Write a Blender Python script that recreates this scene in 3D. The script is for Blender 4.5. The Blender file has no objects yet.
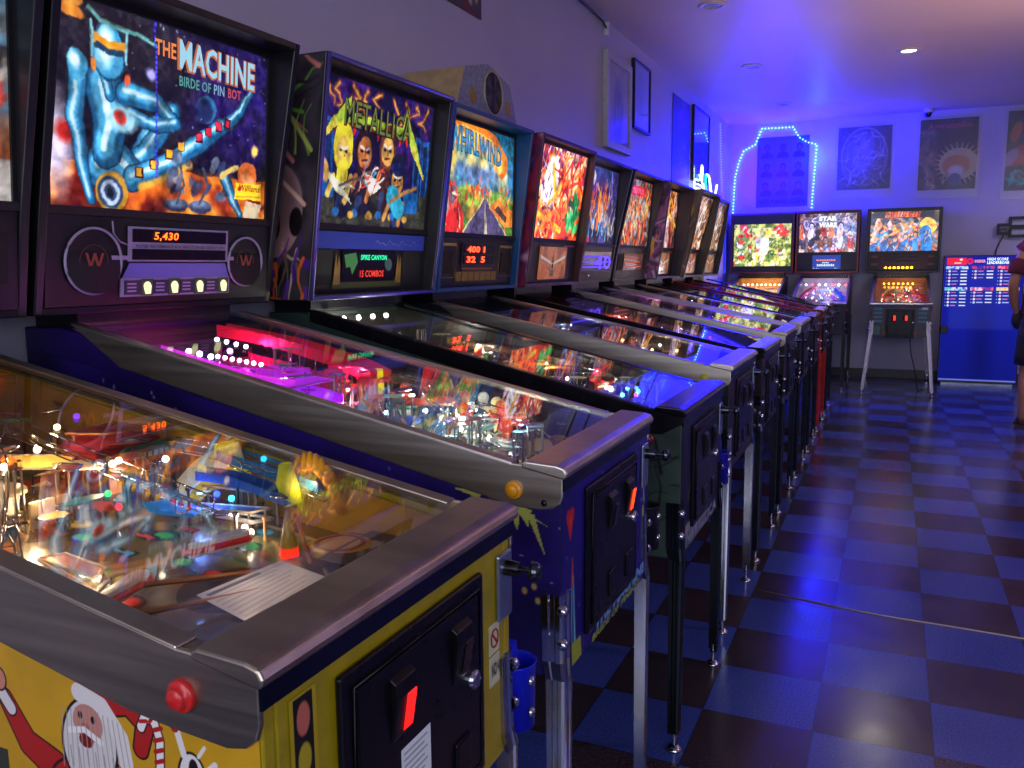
import bpy, math, random
import numpy as np
from math import sin, cos, pi, radians
from mathutils import Vector, Matrix

SC = bpy.context.scene
COL = SC.collection
# ------------------------------------------------------------------ camera
YAW, PITCH, ROLL, FPX = .4262, -.1384, -.0093, 836.4
fw = Vector((-sin(YAW)*cos(PITCH), cos(YAW)*cos(PITCH), sin(PITCH)))
r0 = Vector((cos(YAW), sin(YAW), 0)); u0 = r0.cross(fw)
rt = cos(ROLL)*r0 + sin(ROLL)*u0; up = -sin(ROLL)*r0 + cos(ROLL)*u0
cam = bpy.data.cameras.new('camera'); cam.sensor_width = 36; cam.lens = FPX/1024*36
cam.clip_start = .02; cam.clip_end = 100
co = bpy.data.objects.new('camera', cam); COL.objects.link(co)
M = Matrix((rt, up, -fw)).transposed().to_4x4(); M.translation = (.1452, -2.3296, 1.2924)
co.matrix_world = M; SC.camera = co
# ------------------------------------------------------------------ colour management, world
SC.view_settings.view_transform = 'Standard'; SC.view_settings.look = 'None'
SC.view_settings.gamma = 1; SC.view_settings.use_curve_mapping = False
SC.view_settings.exposure = 0.0
SC.cycles.use_denoising = True
SC.cycles.max_bounces = 8; SC.cycles.transparent_max_bounces = 12
SC.cycles.sample_clamp_indirect = 4
SC.cycles.caustics_reflective = False; SC.cycles.caustics_refractive = False
W = bpy.data.worlds.new('world'); SC.world = W; W.use_nodes = True
W.node_tree.nodes['Background'].inputs[0].default_value = (.30, .34, .62, 1)
W.node_tree.nodes['Background'].inputs[1].default_value = .3

def add_light(name, kind, loc, energy, color, size=.2, size_y=None, aim=None, parent=None, spread=None):
    l = bpy.data.lights.new(name, kind); l.energy = energy; l.color = color
    if kind == 'AREA':
        l.size = size
        if size_y: l.shape = 'RECTANGLE'; l.size_y = size_y
        if spread: l.spread = spread
    elif kind == 'SPOT':
        l.spot_size = radians(140); l.spot_blend = .8; l.shadow_soft_size = size
    else:
        l.shadow_soft_size = size
    o = bpy.data.objects.new(name, l); COL.objects.link(o); o.location = loc
    if aim is not None:
        o.rotation_euler = (Vector(aim)-Vector(loc)).to_track_quat('-Z', 'Y').to_euler()
    if parent: o.parent = parent
    return o

# daylight through the shop window behind and to the right, purple ceiling tubes, blue strips in the far corner
add_light('unseen_window_light', 'AREA', (2.15, -3.95, 1.75), 44, (.78, .80, 1.0), 2.4, 1.6, aim=(1.2, 2, .6), spread=radians(140))
add_light('unseen_window_light', 'AREA', (-.5, -3.95, 1.75), 24, (.80, .80, 1.0), 1.8, 1.6, aim=(-.4, 2, .9), spread=radians(140))  # second window lamp, added out of view to brighten the steel rails
add_light('purple_ceiling_tube', 'AREA', (2.5, .6, 2.88), 36, (.66, .52, 1.0), .3, 3.4, aim=(1.2, .4, 0), spread=radians(125))
add_light('purple_ceiling_tube', 'AREA', (2.2, 7.3, 2.86), 13, (.74, .66, 1.0), .25, 1.2, aim=(1.6, 7.6, 0), spread=radians(120))
add_light('purple_ceiling_tube', 'AREA', (3.0, 4.0, 2.88), 8, (.66, .56, 1.0), .3, 2.0, aim=(1.6, 4.0, 0), spread=radians(110))
add_light('added_warm_uplight', 'AREA', (2.6, 2.2, .8), 42, (1.0, .58, .45), .5, .5, aim=(1.7, 3.0, 2.9), spread=radians(80))  # unseen lamp added to warm the ceiling, no known fixture
add_light('blue_strip_light', 'AREA', (-1.25, 7.55, 1.95), 200, (.006, 0, 1.0), .9, .35, aim=(-1.2, 8.0, 2.7), spread=radians(125))
add_light('blue_strip_light', 'POINT', (-1.15, 7.70, 2.35), 80, (.006, 0, 1.0), .06)
add_light('blue_strip_light', 'POINT', (-1.30, 7.15, 2.25), 40, (.006, 0, 1.0), .06)
add_light('blue_strip_light', 'POINT', (-1.52, 5.3, 2.00), 4, (.01, .03, 1.0), .05)
add_light('blue_strip_light', 'POINT', (-.72, 7.9, 2.50), 9, (.02, .08, 1.0), .04)

# ------------------------------------------------------------------ helpers
def srgb(c):
    c = np.asarray(c, float)
    return np.where(c <= .04045, c/12.92, ((c+.055)/1.055)**2.4)
def hexc(h):
    return tuple(int(h[i:i+2], 16)/255 for i in (0, 2, 4))
def C3(c):
    if isinstance(c, str): c = hexc(c)
    return tuple(float(v) for v in srgb(c))

_m = {}
def mat(name, col, rough=.5, metal=0., emit=None, es=0., var=.12, scale=30., bump=0., coat=0., alpha=1., trans=0., aniso=False):
    if name in _m: return _m[name]
    m = bpy.data.materials.new(name); m.use_nodes = True; nt = m.node_tree; b = nt.nodes['Principled BSDF']
    c = C3(col)
    b.inputs['Base Color'].default_value = (*c, 1); b.inputs['Roughness'].default_value = rough
    b.inputs['Metallic'].default_value = metal
    if coat: b.inputs['Coat Weight'].default_value = coat; b.inputs['Coat Roughness'].default_value = .08
    if emit is not None:
        b.inputs['Emission Color'].default_value = (*C3(emit), 1); b.inputs['Emission Strength'].default_value = es
    if alpha < 1: b.inputs['Alpha'].default_value = alpha
    if trans: b.inputs['Transmission Weight'].default_value = trans
    tc = nt.nodes.new('ShaderNodeTexCoord'); mp = nt.nodes.new('ShaderNodeMapping'); nz = nt.nodes.new('ShaderNodeTexNoise')
    nt.links.new(tc.outputs['Object'], mp.inputs[0]); nt.links.new(mp.outputs[0], nz.inputs['Vector'])
    nz.inputs['Scale'].default_value = scale; nz.inputs['Detail'].default_value = 4
    if aniso: mp.inputs['Scale'].default_value = (.15, 1, 4)
    if var:
        mr = nt.nodes.new('ShaderNodeMapRange'); nt.links.new(nz.outputs['Fac'], mr.inputs[0])
        mr.inputs[1].default_value = .3; mr.inputs[2].default_value = .7
        mr.inputs[3].default_value = 1-var; mr.inputs[4].default_value = 1+var
        vm = nt.nodes.new('ShaderNodeVectorMath'); vm.operation = 'SCALE'
        vm.inputs[0].default_value = c; nt.links.new(mr.outputs[0], vm.inputs['Scale'])
        nt.links.new(vm.outputs[0], b.inputs['Base Color'])
        mr2 = nt.nodes.new('ShaderNodeMapRange'); nt.links.new(nz.outputs['Fac'], mr2.inputs[0])
        mr2.inputs[3].default_value = max(.02, rough*(1-var*1.5)); mr2.inputs[4].default_value = min(1, rough*(1+var*1.5))
        nt.links.new(mr2.outputs[0], b.inputs['Roughness'])
    if bump:
        bp = nt.nodes.new('ShaderNodeBump'); bp.inputs['Strength'].default_value = bump; bp.inputs['Distance'].default_value = .002
        nt.links.new(nz.outputs['Fac'], bp.inputs['Height']); nt.links.new(bp.outputs[0], b.inputs['Normal'])
    _m[name] = m; return m

def art_mat(name, emit=0., rough=.35, coat=0., dark=False):
    """colours come from the mesh's own colour attribute (printed artwork); emit > 0 adds self-glow: backlit panels, brightened playfields and stickers"""
    if name in _m: return _m[name]
    m = bpy.data.materials.new(name); m.use_nodes = True; nt = m.node_tree; b = nt.nodes['Principled BSDF']
    a = nt.nodes.new('ShaderNodeAttribute'); a.attribute_name = 'Col'
    if dark: b.inputs['Base Color'].default_value = (.01, .01, .015, 1)
    else: nt.links.new(a.outputs['Color'], b.inputs['Base Color'])
    b.inputs['Roughness'].default_value = rough
    if emit:
        nt.links.new(a.outputs['Color'], b.inputs['Emission Color']); b.inputs['Emission Strength'].default_value = emit
    if dark: b.inputs['Specular IOR Level'].default_value = .08
    if coat: b.inputs['Coat Weight'].default_value = coat; b.inputs['Coat Roughness'].default_value = .05
    _m[name] = m; return m

def glass_mat(name, tint=(1, 1, 1), rough=.01, boost=1.0, haze=0., hazec=(.5, .5, .55)):
    if name in _m: return _m[name]
    m = bpy.data.materials.new(name); m.use_nodes = True; nt = m.node_tree
    for n in list(nt.nodes): nt.nodes.remove(n)
    out = nt.nodes.new('ShaderNodeOutputMaterial'); mx = nt.nodes.new('ShaderNodeMixShader')
    tr = nt.nodes.new('ShaderNodeBsdfTransparent'); gl = nt.nodes.new('ShaderNodeBsdfGlossy'); fr = nt.nodes.new('ShaderNodeFresnel')
    tr.inputs[0].default_value = (*tint, 1); gl.inputs['Roughness'].default_value = rough
    ge = nt.nodes.new('ShaderNodeNewGeometry'); ir = nt.nodes.new('ShaderNodeMapRange')
    ir.inputs[3].default_value = 1.45; ir.inputs[4].default_value = 1/1.45
    nt.links.new(ge.outputs['Backfacing'], ir.inputs[0]); nt.links.new(ir.outputs[0], fr.inputs['IOR'])
    mu = nt.nodes.new('ShaderNodeMath'); mu.operation = 'MULTIPLY'; mu.inputs[1].default_value = boost; mu.use_clamp = True
    nt.links.new(fr.outputs[0], mu.inputs[0]); nt.links.new(mu.outputs[0], mx.inputs[0])
    nt.links.new(tr.outputs[0], mx.inputs[1]); nt.links.new(gl.outputs[0], mx.inputs[2])
    last = mx
    if haze:
        df = nt.nodes.new('ShaderNodeBsdfDiffuse'); df.inputs[0].default_value = (*hazec, 1)
        m2 = nt.nodes.new('ShaderNodeMixShader'); m2.inputs[0].default_value = haze
        nt.links.new(mx.outputs[0], m2.inputs[1]); nt.links.new(df.outputs[0], m2.inputs[2]); last = m2
    nt.links.new(last.outputs[0], out.inputs[0])
    _m[name] = m; return m

class MB:
    def __init__(s): s.v = []; s.f = []; s.sm = []
    def add(s, vs, fs, smooth=False):
        n = len(s.v); s.v += [tuple(v) for v in vs]; s.f += [tuple(n+i for i in f) for f in fs]; s.sm += [smooth]*len(fs); return s
    def box(s, x0, x1, y0, y1, z0, z1):
        return s.add([(x0,y0,z0),(x1,y0,z0),(x1,y1,z0),(x0,y1,z0),(x0,y0,z1),(x1,y0,z1),(x1,y1,z1),(x0,y1,z1)],
                     [(3,2,1,0),(4,5,6,7),(0,1,5,4),(1,2,6,5),(2,3,7,6),(3,0,4,7)])
    def prism(s, prof, a0, a1, axis='y'):
        """prof: 2D points; axis y: (x,z) profile, x: (y,z), z: (x,y)"""
        n = len(prof)
        def P(p, a): return (p[0], a, p[1]) if axis == 'y' else (a, p[0], p[1]) if axis == 'x' else (p[0], p[1], a)
        vs = [P(p, a0) for p in prof]+[P(p, a1) for p in prof]
        fs = [tuple(range(n)), tuple(range(2*n-1, n-1, -1))]+[(i, i+n, (i+1) % n+n, (i+1) % n) for i in range(n)]
        return s.add(vs, fs)
    def frame(s, p, d):
        d = Vector(d).normalized(); a = Vector((0, 0, 1)) if abs(d.z) < .9 else Vector((1, 0, 0))
        x = a.cross(d).normalized(); return x, d.cross(x)
    def cyl(s, p0, p1, r0_, r1_=None, n=16, smooth=True, caps=True):
        if r1_ is None: r1_ = r0_
        p0, p1 = Vector(p0), Vector(p1); x, y = s.frame(p0, p1-p0)
        vs = [p0+(x*cos(2*pi*i/n)+y*sin(2*pi*i/n))*r0_ for i in range(n)]+[p1+(x*cos(2*pi*i/n)+y*sin(2*pi*i/n))*r1_ for i in range(n)]
        s.add(vs, [(i, (i+1) % n, (i+1) % n+n, i+n) for i in range(n)], smooth)
        if caps: s.add(vs, [tuple(range(n-1, -1, -1)), tuple(range(n, 2*n))])
        return s
    def lathe(s, prof, c, axis=(0, 0, 1), n=20):
        c = Vector(c); ax = Vector(axis).normalized(); x, y = s.frame(c, ax); vs = []
        for (r, h) in prof:
            vs += [c+ax*h+(x*cos(2*pi*i/n)+y*sin(2*pi*i/n))*r for i in range(n)]
        fs = [(k*n+i, k*n+(i+1) % n, (k+1)*n+(i+1) % n, (k+1)*n+i) for k in range(len(prof)-1) for i in range(n)]
        s.add(vs, fs, True); return s
    def tube(s, pts, r, n=8, closed=False):
        pts = [Vector(p) for p in pts]; m = len(pts); vs = []
        for k, p in enumerate(pts):
            d = (pts[(k+1) % m]-pts[k-1]) if closed else pts[min(k+1, m-1)]-pts[max(k-1, 0)]
            x, y = s.frame(p, d); rr = r[k] if isinstance(r, (list, tuple)) else r
            vs += [p+(x*cos(2*pi*i/n)+y*sin(2*pi*i/n))*rr for i in range(n)]
        K = m if closed else m-1
        fs = [(k*n+i, k*n+(i+1) % n, ((k+1) % m)*n+(i+1) % n, ((k+1) % m)*n+i) for k in range(K) for i in range(n)]
        if not closed: fs += [tuple(range(n-1, -1, -1)), tuple(range((m-1)*n, m*n))]
        return s.add(vs, fs, True)
    def sphere(s, c, r, n=12, m=8, sz=1.):
        prof = [(max(r*sin(pi*k/m), 1e-5), -r*cos(pi*k/m)*sz) for k in range(m+1)]
        return s.lathe(prof, c, n=n)
    def build(s, name, material, parent=None, bevel=0., seg=2, loc=None):
        me = bpy.data.meshes.new(name); me.from_pydata(s.v, [], s.f); me.update()
        me.polygons.foreach_set('use_smooth', s.sm)
        me.materials.append(material)
        o = bpy.data.objects.new(name, me); COL.objects.link(o)
        if bevel:
            b = o.modifiers.new('bevel', 'BEVEL'); b.width = bevel; b.segments = seg; b.limit_method = 'ANGLE'; b.angle_limit = radians(40)
            b.harden_normals = False
        if parent: o.parent = parent
        if loc: o.location = loc
        return o

def root(name, label, cat, loc=(0, 0, 0), rz=0, group=None):
    o = bpy.data.objects.new(name, None); COL.objects.link(o); o.location = loc; o.rotation_euler = (0, 0, rz)
    o.empty_display_size = .1
    o['label'] = label; o['category'] = cat
    if group: o['group'] = group
    return o
def tag(o, label, cat, group=None):
    o['label'] = label; o['category'] = cat
    if group: o['group'] = group
    return o
def struct(o): o['kind'] = 'structure'; return o

# ------------------------------------------------------------------ printed artwork
def hsh(ix, iy, seed):
    v = np.sin(ix*127.1+iy*311.7+seed*74.7)*43758.5453
    return v-np.floor(v)
class Cv:
    """small painter's canvas; x runs 0..A, y runs 0..1 upward"""
    def __init__(s, A, n=150, bg=(0, 0, 0)):
        s.A = A; s.h = n; s.w = max(4, int(round(n*A)))
        s.X, s.Y = np.meshgrid((np.arange(s.w)+.5)/s.w*A, (np.arange(s.h)+.5)/s.h)
        s.im = np.zeros((s.h, s.w, 3)); s.im[:] = s.c(bg); s.px = 1./n
    def c(s, c): return np.array(hexc(c) if isinstance(c, str) else c, float)
    def put(s, a, c): s.im = s.im*(1-a[..., None])+s.c(c)*a[..., None]; return s
    def grad(s, c0, c1, y0=0, y1=1, x=False):
        t = np.clip(((s.X if x else s.Y)-y0)/(y1-y0), 0, 1)[..., None]
        m = (((s.X if x else s.Y) >= y0-1e-6) & ((s.X if x else s.Y) <= y1+1e-6))[..., None]
        s.im = np.where(m, s.c(c0)*(1-t)+s.c(c1)*t, s.im); return s
    def ell(s, cx, cy, rx, ry, c, rot=0, soft=None, a=1., ring=0):
        dx, dy = s.X-cx, s.Y-cy; k, q = cos(rot), sin(rot)
        u, v = (dx*k+dy*q)/rx, (-dx*q+dy*k)/ry; d = (np.hypot(u, v)-1)*min(rx, ry)
        if ring: d = np.abs(d)-ring
        return s.put(np.clip(.5-d/(soft or s.px*1.5), 0, 1)*a, c)
    def line(s, pts, w, c, a=1., soft=None, taper=None):
        D = None
        for i in range(len(pts)-1):
            (x0, y0), (x1, y1) = pts[i], pts[i+1]; L = (x1-x0)**2+(y1-y0)**2+1e-9
            t = np.clip(((s.X-x0)*(x1-x0)+(s.Y-y0)*(y1-y0))/L, 0, 1)
            ww = w
            if taper is not None:
                T = (i+t)/(len(pts)-1); ww = w*(1-T)+taper*T
            d = np.hypot(s.X-x0-t*(x1-x0), s.Y-y0-t*(y1-y0))-ww/2
            D = d if D is None else np.minimum(D, d)
        return s.put(np.clip(.5-D/(soft or s.px*1.5), 0, 1)*a, c)
    def poly(s, pts, c, a=1.):
        ins = np.zeros(s.X.shape, bool); n = len(pts)
        for i in range(n):
            (x0, y0), (x1, y1) = pts[i], pts[(i+1) % n]
            if y0 == y1: continue
            ins ^= ((s.Y < y0) != (s.Y < y1)) & (s.X < (x1-x0)*(s.Y-y0)/(y1-y0)+x0)
        return s.put(ins*a, c)
    def rect(s, x0, y0, x1, y1, c, a=1.): return s.poly([(x0, y0), (x1, y0), (x1, y1), (x0, y1)], c, a)
    def noise(s, sc, seed=0, o=3):
        r = 0; am = .5; tot = 0
        for k in range(o):
            x, y = s.X*sc, s.Y*sc; ix, iy = np.floor(x), np.floor(y); fx, fy = x-ix, y-iy
            fx = fx*fx*(3-2*fx); fy = fy*fy*(3-2*fy); q = seed+k*17
            v = (hsh(ix, iy, q)*(1-fx)+hsh(ix+1, iy, q)*fx)*(1-fy)+(hsh(ix, iy+1, q)*(1-fx)+hsh(ix+1, iy+1, q)*fx)*fy
            r = r+v*am; tot += am; am *= .5; sc *= 2
        return r/tot
    def cloud(s, sc, cols, seed=0, lo=.3, hi=.7, a=1., mask=None, o=3, warp=0.):
        if warp:
            X0, Y0 = s.X, s.Y; wx = s.noise(sc*.7, seed+91, 2)-.5; wy = s.noise(sc*.7, seed+92, 2)-.5
            s.X = X0+wx*warp; s.Y = Y0+wy*warp; t = s.noise(sc, seed, o); s.X, s.Y = X0, Y0
        else: t = s.noise(sc, seed, o)
        t = np.clip((t-lo)/(hi-lo), 0, .9999)*(len(cols)-1)
        C = np.array([s.c(c) for c in cols]); i = t.astype(int); f = (t-i)[..., None]
        v = C[i]*(1-f)+C[np.minimum(i+1, len(cols)-1)]*f
        al = np.full(s.X.shape, a) if mask is None else mask*a
        s.im = s.im*(1-al[..., None])+v*al[..., None]; return s
    def stars(s, n, c='ffffff', seed=1, r=.006, box=None):
        R = random.Random(seed); b = box or (0, 0, s.A, 1)
        for _ in range(n): s.ell(R.uniform(b[0], b[2]), R.uniform(b[1], b[3]), r*R.uniform(.5, 1.3), r*R.uniform(.5, 1.3), c, a=.9)
        return s
    def blobs(s, n, cols, seed, r=(.02, .06), box=None, el=2.5, a=.9, edge=None):
        R = random.Random(seed); b = box or (0, 0, s.A, 1)
        for _ in range(n):
            x, y = R.uniform(b[0], b[2]), R.uniform(b[1], b[3]); q = R.uniform(*r); e = R.uniform(1, el); ro = R.uniform(0, pi)
            if edge: s.ell(x, y, q*e+.008, q+.008, edge, ro, a=a)
            s.ell(x, y, q*e, q, R.choice(cols), ro, a=a)
        return s
    def strokes(s, n, cols, seed, w=.02, L=.3, box=None, ang=None, a=.9):
        R = random.Random(seed); b = box or (0, 0, s.A, 1)
        for _ in range(n):
            x, y = R.uniform(b[0], b[2]), R.uniform(b[1], b[3]); t = R.uniform(0, 2*pi) if ang is None else ang+R.uniform(-.4, .4)
            p = [(x, y)]
            for k in range(4): t += R.uniform(-.6, .6); x += cos(t)*L/4; y += sin(t)*L/4; p.append((x, y))
            s.line(p, w*R.uniform(.6, 1.4), R.choice(cols), a, taper=w*.2)
        return s
    def tex(s, amp=.25, sc=14, warp=.014, seed=5):
        dx = (s.noise(9, seed, 2)-.5)*warp*s.h*2; dy = (s.noise(9, seed+7, 2)-.5)*warp*s.h*2
        jj = np.clip((np.arange(s.w)[None, :]+dx).round().astype(int), 0, s.w-1); ii = np.clip((np.arange(s.h)[:, None]+dy).round().astype(int), 0, s.h-1)
        s.im = s.im[ii, jj]; t = (s.noise(sc, seed+3, 4)-.5)*2; u = (s.noise(sc*2.5, seed+9, 2)-.5)*2
        s.im = np.clip(s.im*(1+amp*2.2*t[..., None])+amp*.35*u[..., None]*np.array([1, .9, .8]), 0, 1); return s
    def head(s, x, y, r, skin, hair, eyes=True, hl=1.):
        s.ell(x, y+r*.15, r*1.0, r*1.25*hl, hair); s.ell(x, y-r*.1, r*.72, r*.95, skin)
        if eyes:
            for q in (-1, 1): s.ell(x+q*r*.3, y, r*.16, r*.1, '181010')
            s.line([(x-r*.25, y-r*.55), (x+r*.25, y-r*.5)], r*.14, '501818'); s.line([(x, y), (x+r*.08, y-r*.3)], r*.1, '604020')
        return s
    def panel(s, name, corners, material, parent=None, thick=0.):
        """corners BL, BR, TR, TL as seen from the front"""
        BL, BR, TR, TL = [np.array(c, float) for c in corners]
        u = np.linspace(0, 1, s.w)[None, :, None]; v = np.linspace(0, 1, s.h)[:, None, None]
        P = (BL*(1-u)+BR*u)*(1-v)+(TL*(1-u)+TR*u)*v
        n = s.w*s.h; me = bpy.data.meshes.new(name)
        idx = np.arange(n).reshape(s.h, s.w)
        q = np.stack([idx[:-1, :-1], idx[:-1, 1:], idx[1:, 1:], idx[1:, :-1]], -1).reshape(-1, 4)
        vs = P.reshape(-1, 3); nv = n
        if thick:
            nn = np.cross(BR-BL, TL-BL); nn = nn/np.linalg.norm(nn)
            bc = np.array([BL, BR, TR, TL])-nn*thick; vs = np.vstack([vs, bc])
            c = [0, s.w-1, n-1, n-s.w]
        me.vertices.add(len(vs)); me.vertices.foreach_set('co', vs.ravel())
        nf = len(q); tot = nf*4; extra = []
        if thick:
            extra = [(n+3, n+2, n+1, n)]+[(n, n+1, c[1], c[0]), (n+1, n+2, c[2], c[1]), (n+2, n+3, c[3], c[2]), (n+3, n, c[0], c[3])]
        loops = np.concatenate([q.ravel(), np.array(extra, int).ravel()]).astype(np.int32)
        F = nf+len(extra)
        me.loops.add(F*4); me.polygons.add(F)
        me.loops.foreach_set('vertex_index', loops)
        me.polygons.foreach_set('loop_start', np.arange(0, F*4, 4, dtype=np.int32))
        me.update(calc_edges=True); me.validate()
        ca = me.color_attributes.new('Col', 'FLOAT_COLOR', 'POINT')
        rgba = np.ones((len(vs), 4)); rgba[:n, :3] = srgb(np.clip(s.im, 0, 1)).reshape(-1, 3)
        if thick: rgba[n:, :3] = .03
        ca.data.foreach_set('color', rgba.ravel())
        me.materials.append(material)
        o = bpy.data.objects.new(name, me); COL.objects.link(o)
        if parent: o.parent = parent
        return o

def text_on(name, s, P0, U, V, material, parent=None, bold=.02, off=.002, depth=.0006, warp=None, shear=0.):
    """lettering laid in the parallelogram P0 + u*U + v*V"""
    cu = bpy.data.curves.new(name, 'FONT'); cu.body = s; cu.offset = bold; cu.resolution_u = 2; cu.fill_mode = 'FRONT' if hasattr(cu, 'fill_mode') else cu.fill_mode
    cu.space_character = 1.05; cu.shear = shear
    t = bpy.data.objects.new(name, cu); me = bpy.data.meshes.new_from_object(t)
    bpy.data.objects.remove(t); bpy.data.curves.remove(cu)
    n = len(me.vertices); a = np.zeros(n*3); me.vertices.foreach_get('co', a); a = a.reshape(-1, 3)
    if n == 0: return None
    lo, hi = a.min(0), a.max(0); u = (a[:, 0]-lo[0])/max(hi[0]-lo[0], 1e-6); v = (a[:, 1]-lo[1])/max(hi[1]-lo[1], 1e-6)
    if warp: u, v = warp(u, v)
    P0, U, V = [np.array(x, float) for x in (P0, U, V)]; N = np.cross(U, V); N /= np.linalg.norm(N)
    p = P0+u[:, None]*U+v[:, None]*V+N*off
    me.vertices.foreach_set('co', p.ravel()); me.update(); me.name = name
    me.materials.clear(); me.materials.append(material)
    o = bpy.data.objects.new(name, me); COL.objects.link(o)
    if parent: o.parent = parent
    return o

def emit(name, col, st): return mat('emit_'+name, '101010', .4, 0, col, st, var=0)

# ------------------------------------------------------------------ room shell
XW, YB, H = -1.70, 8.12, 2.93
XR, YF = 3.6, -4.2
T = .3048
def floor_mat():
    m = bpy.data.materials.new('checker_vinyl_tile'); m.use_nodes = True; nt = m.node_tree; b = nt.nodes['Principled BSDF']
    N = nt.nodes.new; L = nt.links.new
    tc = N('ShaderNodeTexCoord'); mp = N('ShaderNodeMapping'); L(tc.outputs['Object'], mp.inputs[0])
    mp.inputs['Scale'].default_value = (1/T, 1/T, 1)
    ck = N('ShaderNodeTexChecker'); ck.inputs['Scale'].default_value = 1
    off = N('ShaderNodeVectorMath'); off.operation = 'ADD'; off.inputs[1].default_value = (200, 200, .5)
    L(mp.outputs[0], off.inputs[0]); L(off.outputs[0], ck.inputs['Vector'])
    ck.inputs['Color1'].default_value = (*C3('3a4c94'), 1); ck.inputs['Color2'].default_value = (*C3('3a3036'), 1)
    sp = N('ShaderNodeTexNoise'); sp.inputs['Scale'].default_value = 160; sp.inputs['Detail'].default_value = 3; L(tc.outputs['Object'], sp.inputs['Vector'])
    r1 = N('ShaderNodeMapRange'); L(sp.outputs['Fac'], r1.inputs[0]); r1.inputs[1].default_value = .35; r1.inputs[2].default_value = .7; r1.inputs[3].default_value = .72; r1.inputs[4].default_value = 1.35
    # per-tile shade
    fl = N('ShaderNodeVectorMath'); fl.operation = 'FLOOR'; L(off.outputs[0], fl.inputs[0])
    wn = N('ShaderNodeTexWhiteNoise'); wn.noise_dimensions = '3D'; L(fl.outputs[0], wn.inputs['Vector'])
    r2 = N('ShaderNodeMapRange'); L(wn.outputs['Value'], r2.inputs[0]); r2.inputs[3].default_value = .82; r2.inputs[4].default_value = 1.18
    mu = N('ShaderNodeMath'); mu.operation = 'MULTIPLY'; L(r1.outputs[0], mu.inputs[0]); L(r2.outputs[0], mu.inputs[1])
    # seams between tiles
    fr = N('ShaderNodeVectorMath'); fr.operation = 'FRACTION'; L(off.outputs[0], fr.inputs[0])
    sx = N('ShaderNodeSeparateXYZ'); L(fr.outputs[0], sx.inputs[0]); mins = []
    for a in 'XY':
        pp = N('ShaderNodeMath'); pp.operation = 'PINGPONG'; pp.inputs[1].default_value = .5; L(sx.outputs[a], pp.inputs[0]); mins.append(pp)
    mn = N('ShaderNodeMath'); mn.operation = 'MINIMUM'; L(mins[0].outputs[0], mn.inputs[0]); L(mins[1].outputs[0], mn.inputs[1])
    r3 = N('ShaderNodeMapRange'); L(mn.outputs[0], r3.inputs[0]); r3.inputs[1].default_value = .004; r3.inputs[2].default_value = .009; r3.inputs[3].default_value = .45; r3.inputs[4].default_value = 1
    m3 = N('ShaderNodeMath'); m3.operation = 'MULTIPLY'; L(mu.outputs[0], m3.inputs[0]); L(r3.outputs[0], m3.inputs[1])
    vs = N('ShaderNodeVectorMath'); vs.operation = 'SCALE'; L(ck.outputs['Color'], vs.inputs[0]); L(m3.outputs[0], vs.inputs['Scale']); L(vs.outputs[0], b.inputs['Base Color'])
    n2 = N('ShaderNodeTexNoise'); n2.inputs['Scale'].default_value = 5; n2.inputs['Detail'].default_value = 5; L(tc.outputs['Object'], n2.inputs['Vector'])
    r4 = N('ShaderNodeMapRange'); L(n2.outputs['Fac'], r4.inputs[0]); r4.inputs[1].default_value = .3; r4.inputs[2].default_value = .7; r4.inputs[3].default_value = .16; r4.inputs[4].default_value = .27
    L(r4.outputs[0], b.inputs['Roughness']); b.inputs['Specular IOR Level'].default_value = .75
    n3 = N('ShaderNodeTexNoise'); n3.inputs['Scale'].default_value = 3; n3.inputs['Detail'].default_value = 2; L(tc.outputs['Object'], n3.inputs['Vector'])
    bp = N('ShaderNodeBump'); bp.inputs['Strength'].default_value = .05; bp.inputs['Distance'].default_value = .002; L(n3.outputs['Fac'], bp.inputs['Height']); L(bp.outputs[0], b.inputs['Normal'])
    return m
struct(MB().box(XW-.1, XR+.1, YF-.1, YB+.1, -.1, 0).build('floor', floor_mat()))
wallm = mat('painted_wall', 'b9b5c8', .42, var=.05, scale=1.6, bump=.3)
ceilm = mat('gloss_ceiling_paint', 'c3b6b8', .42, var=.06, scale=1.2, bump=.5)
struct(MB().box(XW-.1, XR+.1, YF-.1, YB+.1, H, H+.1).build('ceiling', ceilm))
struct(MB().box(XW-.1, XW, YF, YB, 0, H).build('wall_left', wallm))
struct(MB().box(XW, XR, YB, YB+.1, 0, H).build('wall_back', wallm))
struct(MB().box(XR, XR+.1, YF, YB, 0, H).build('wall_right', wallm))
wf = MB(); wf.box(XW, XR, YF-.1, YF, 0, .9); wf.box(XW, XR, YF-.1, YF, 2.6, H); wf.box(XW, -1.5, YF-.1, YF, .9, 2.6); wf.box(.5, .9, YF-.1, YF, .9, 2.6); wf.box(3.4, XR, YF-.1, YF, .9, 2.6)
struct(wf.build('wall_front', wallm))
wn = MB()
for x in (.9, 2.13, 3.36): wn.box(x, x+.04, YF-.07, YF-.02, .9, 2.6)
for z in (.9, 2.56): wn.box(.9, 3.4, YF-.07, YF-.02, z, z+.04)
for x in (-1.5, -.52, .46): wn.box(x, x+.04, YF-.07, YF-.02, .9, 2.6)  # left window added, unseen, to give the steel something bright to reflect
for z in (.9, 2.56): wn.box(-1.5, .5, YF-.07, YF-.02, z, z+.04)
w1 = struct(wn.build('window_1', mat('window_frame_paint', '30303a', .4)))
bbm = mat('black_cove_base', '15131c', .4)
struct(MB().box(XW+.0, XR, YB-.008, YB, 0, .10).build('baseboard_back', bbm, bevel=.003))
struct(MB().box(XW, XW+.008, YF, YB-.01, 0, .10).build('baseboard_left', bbm, bevel=.003))
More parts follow.
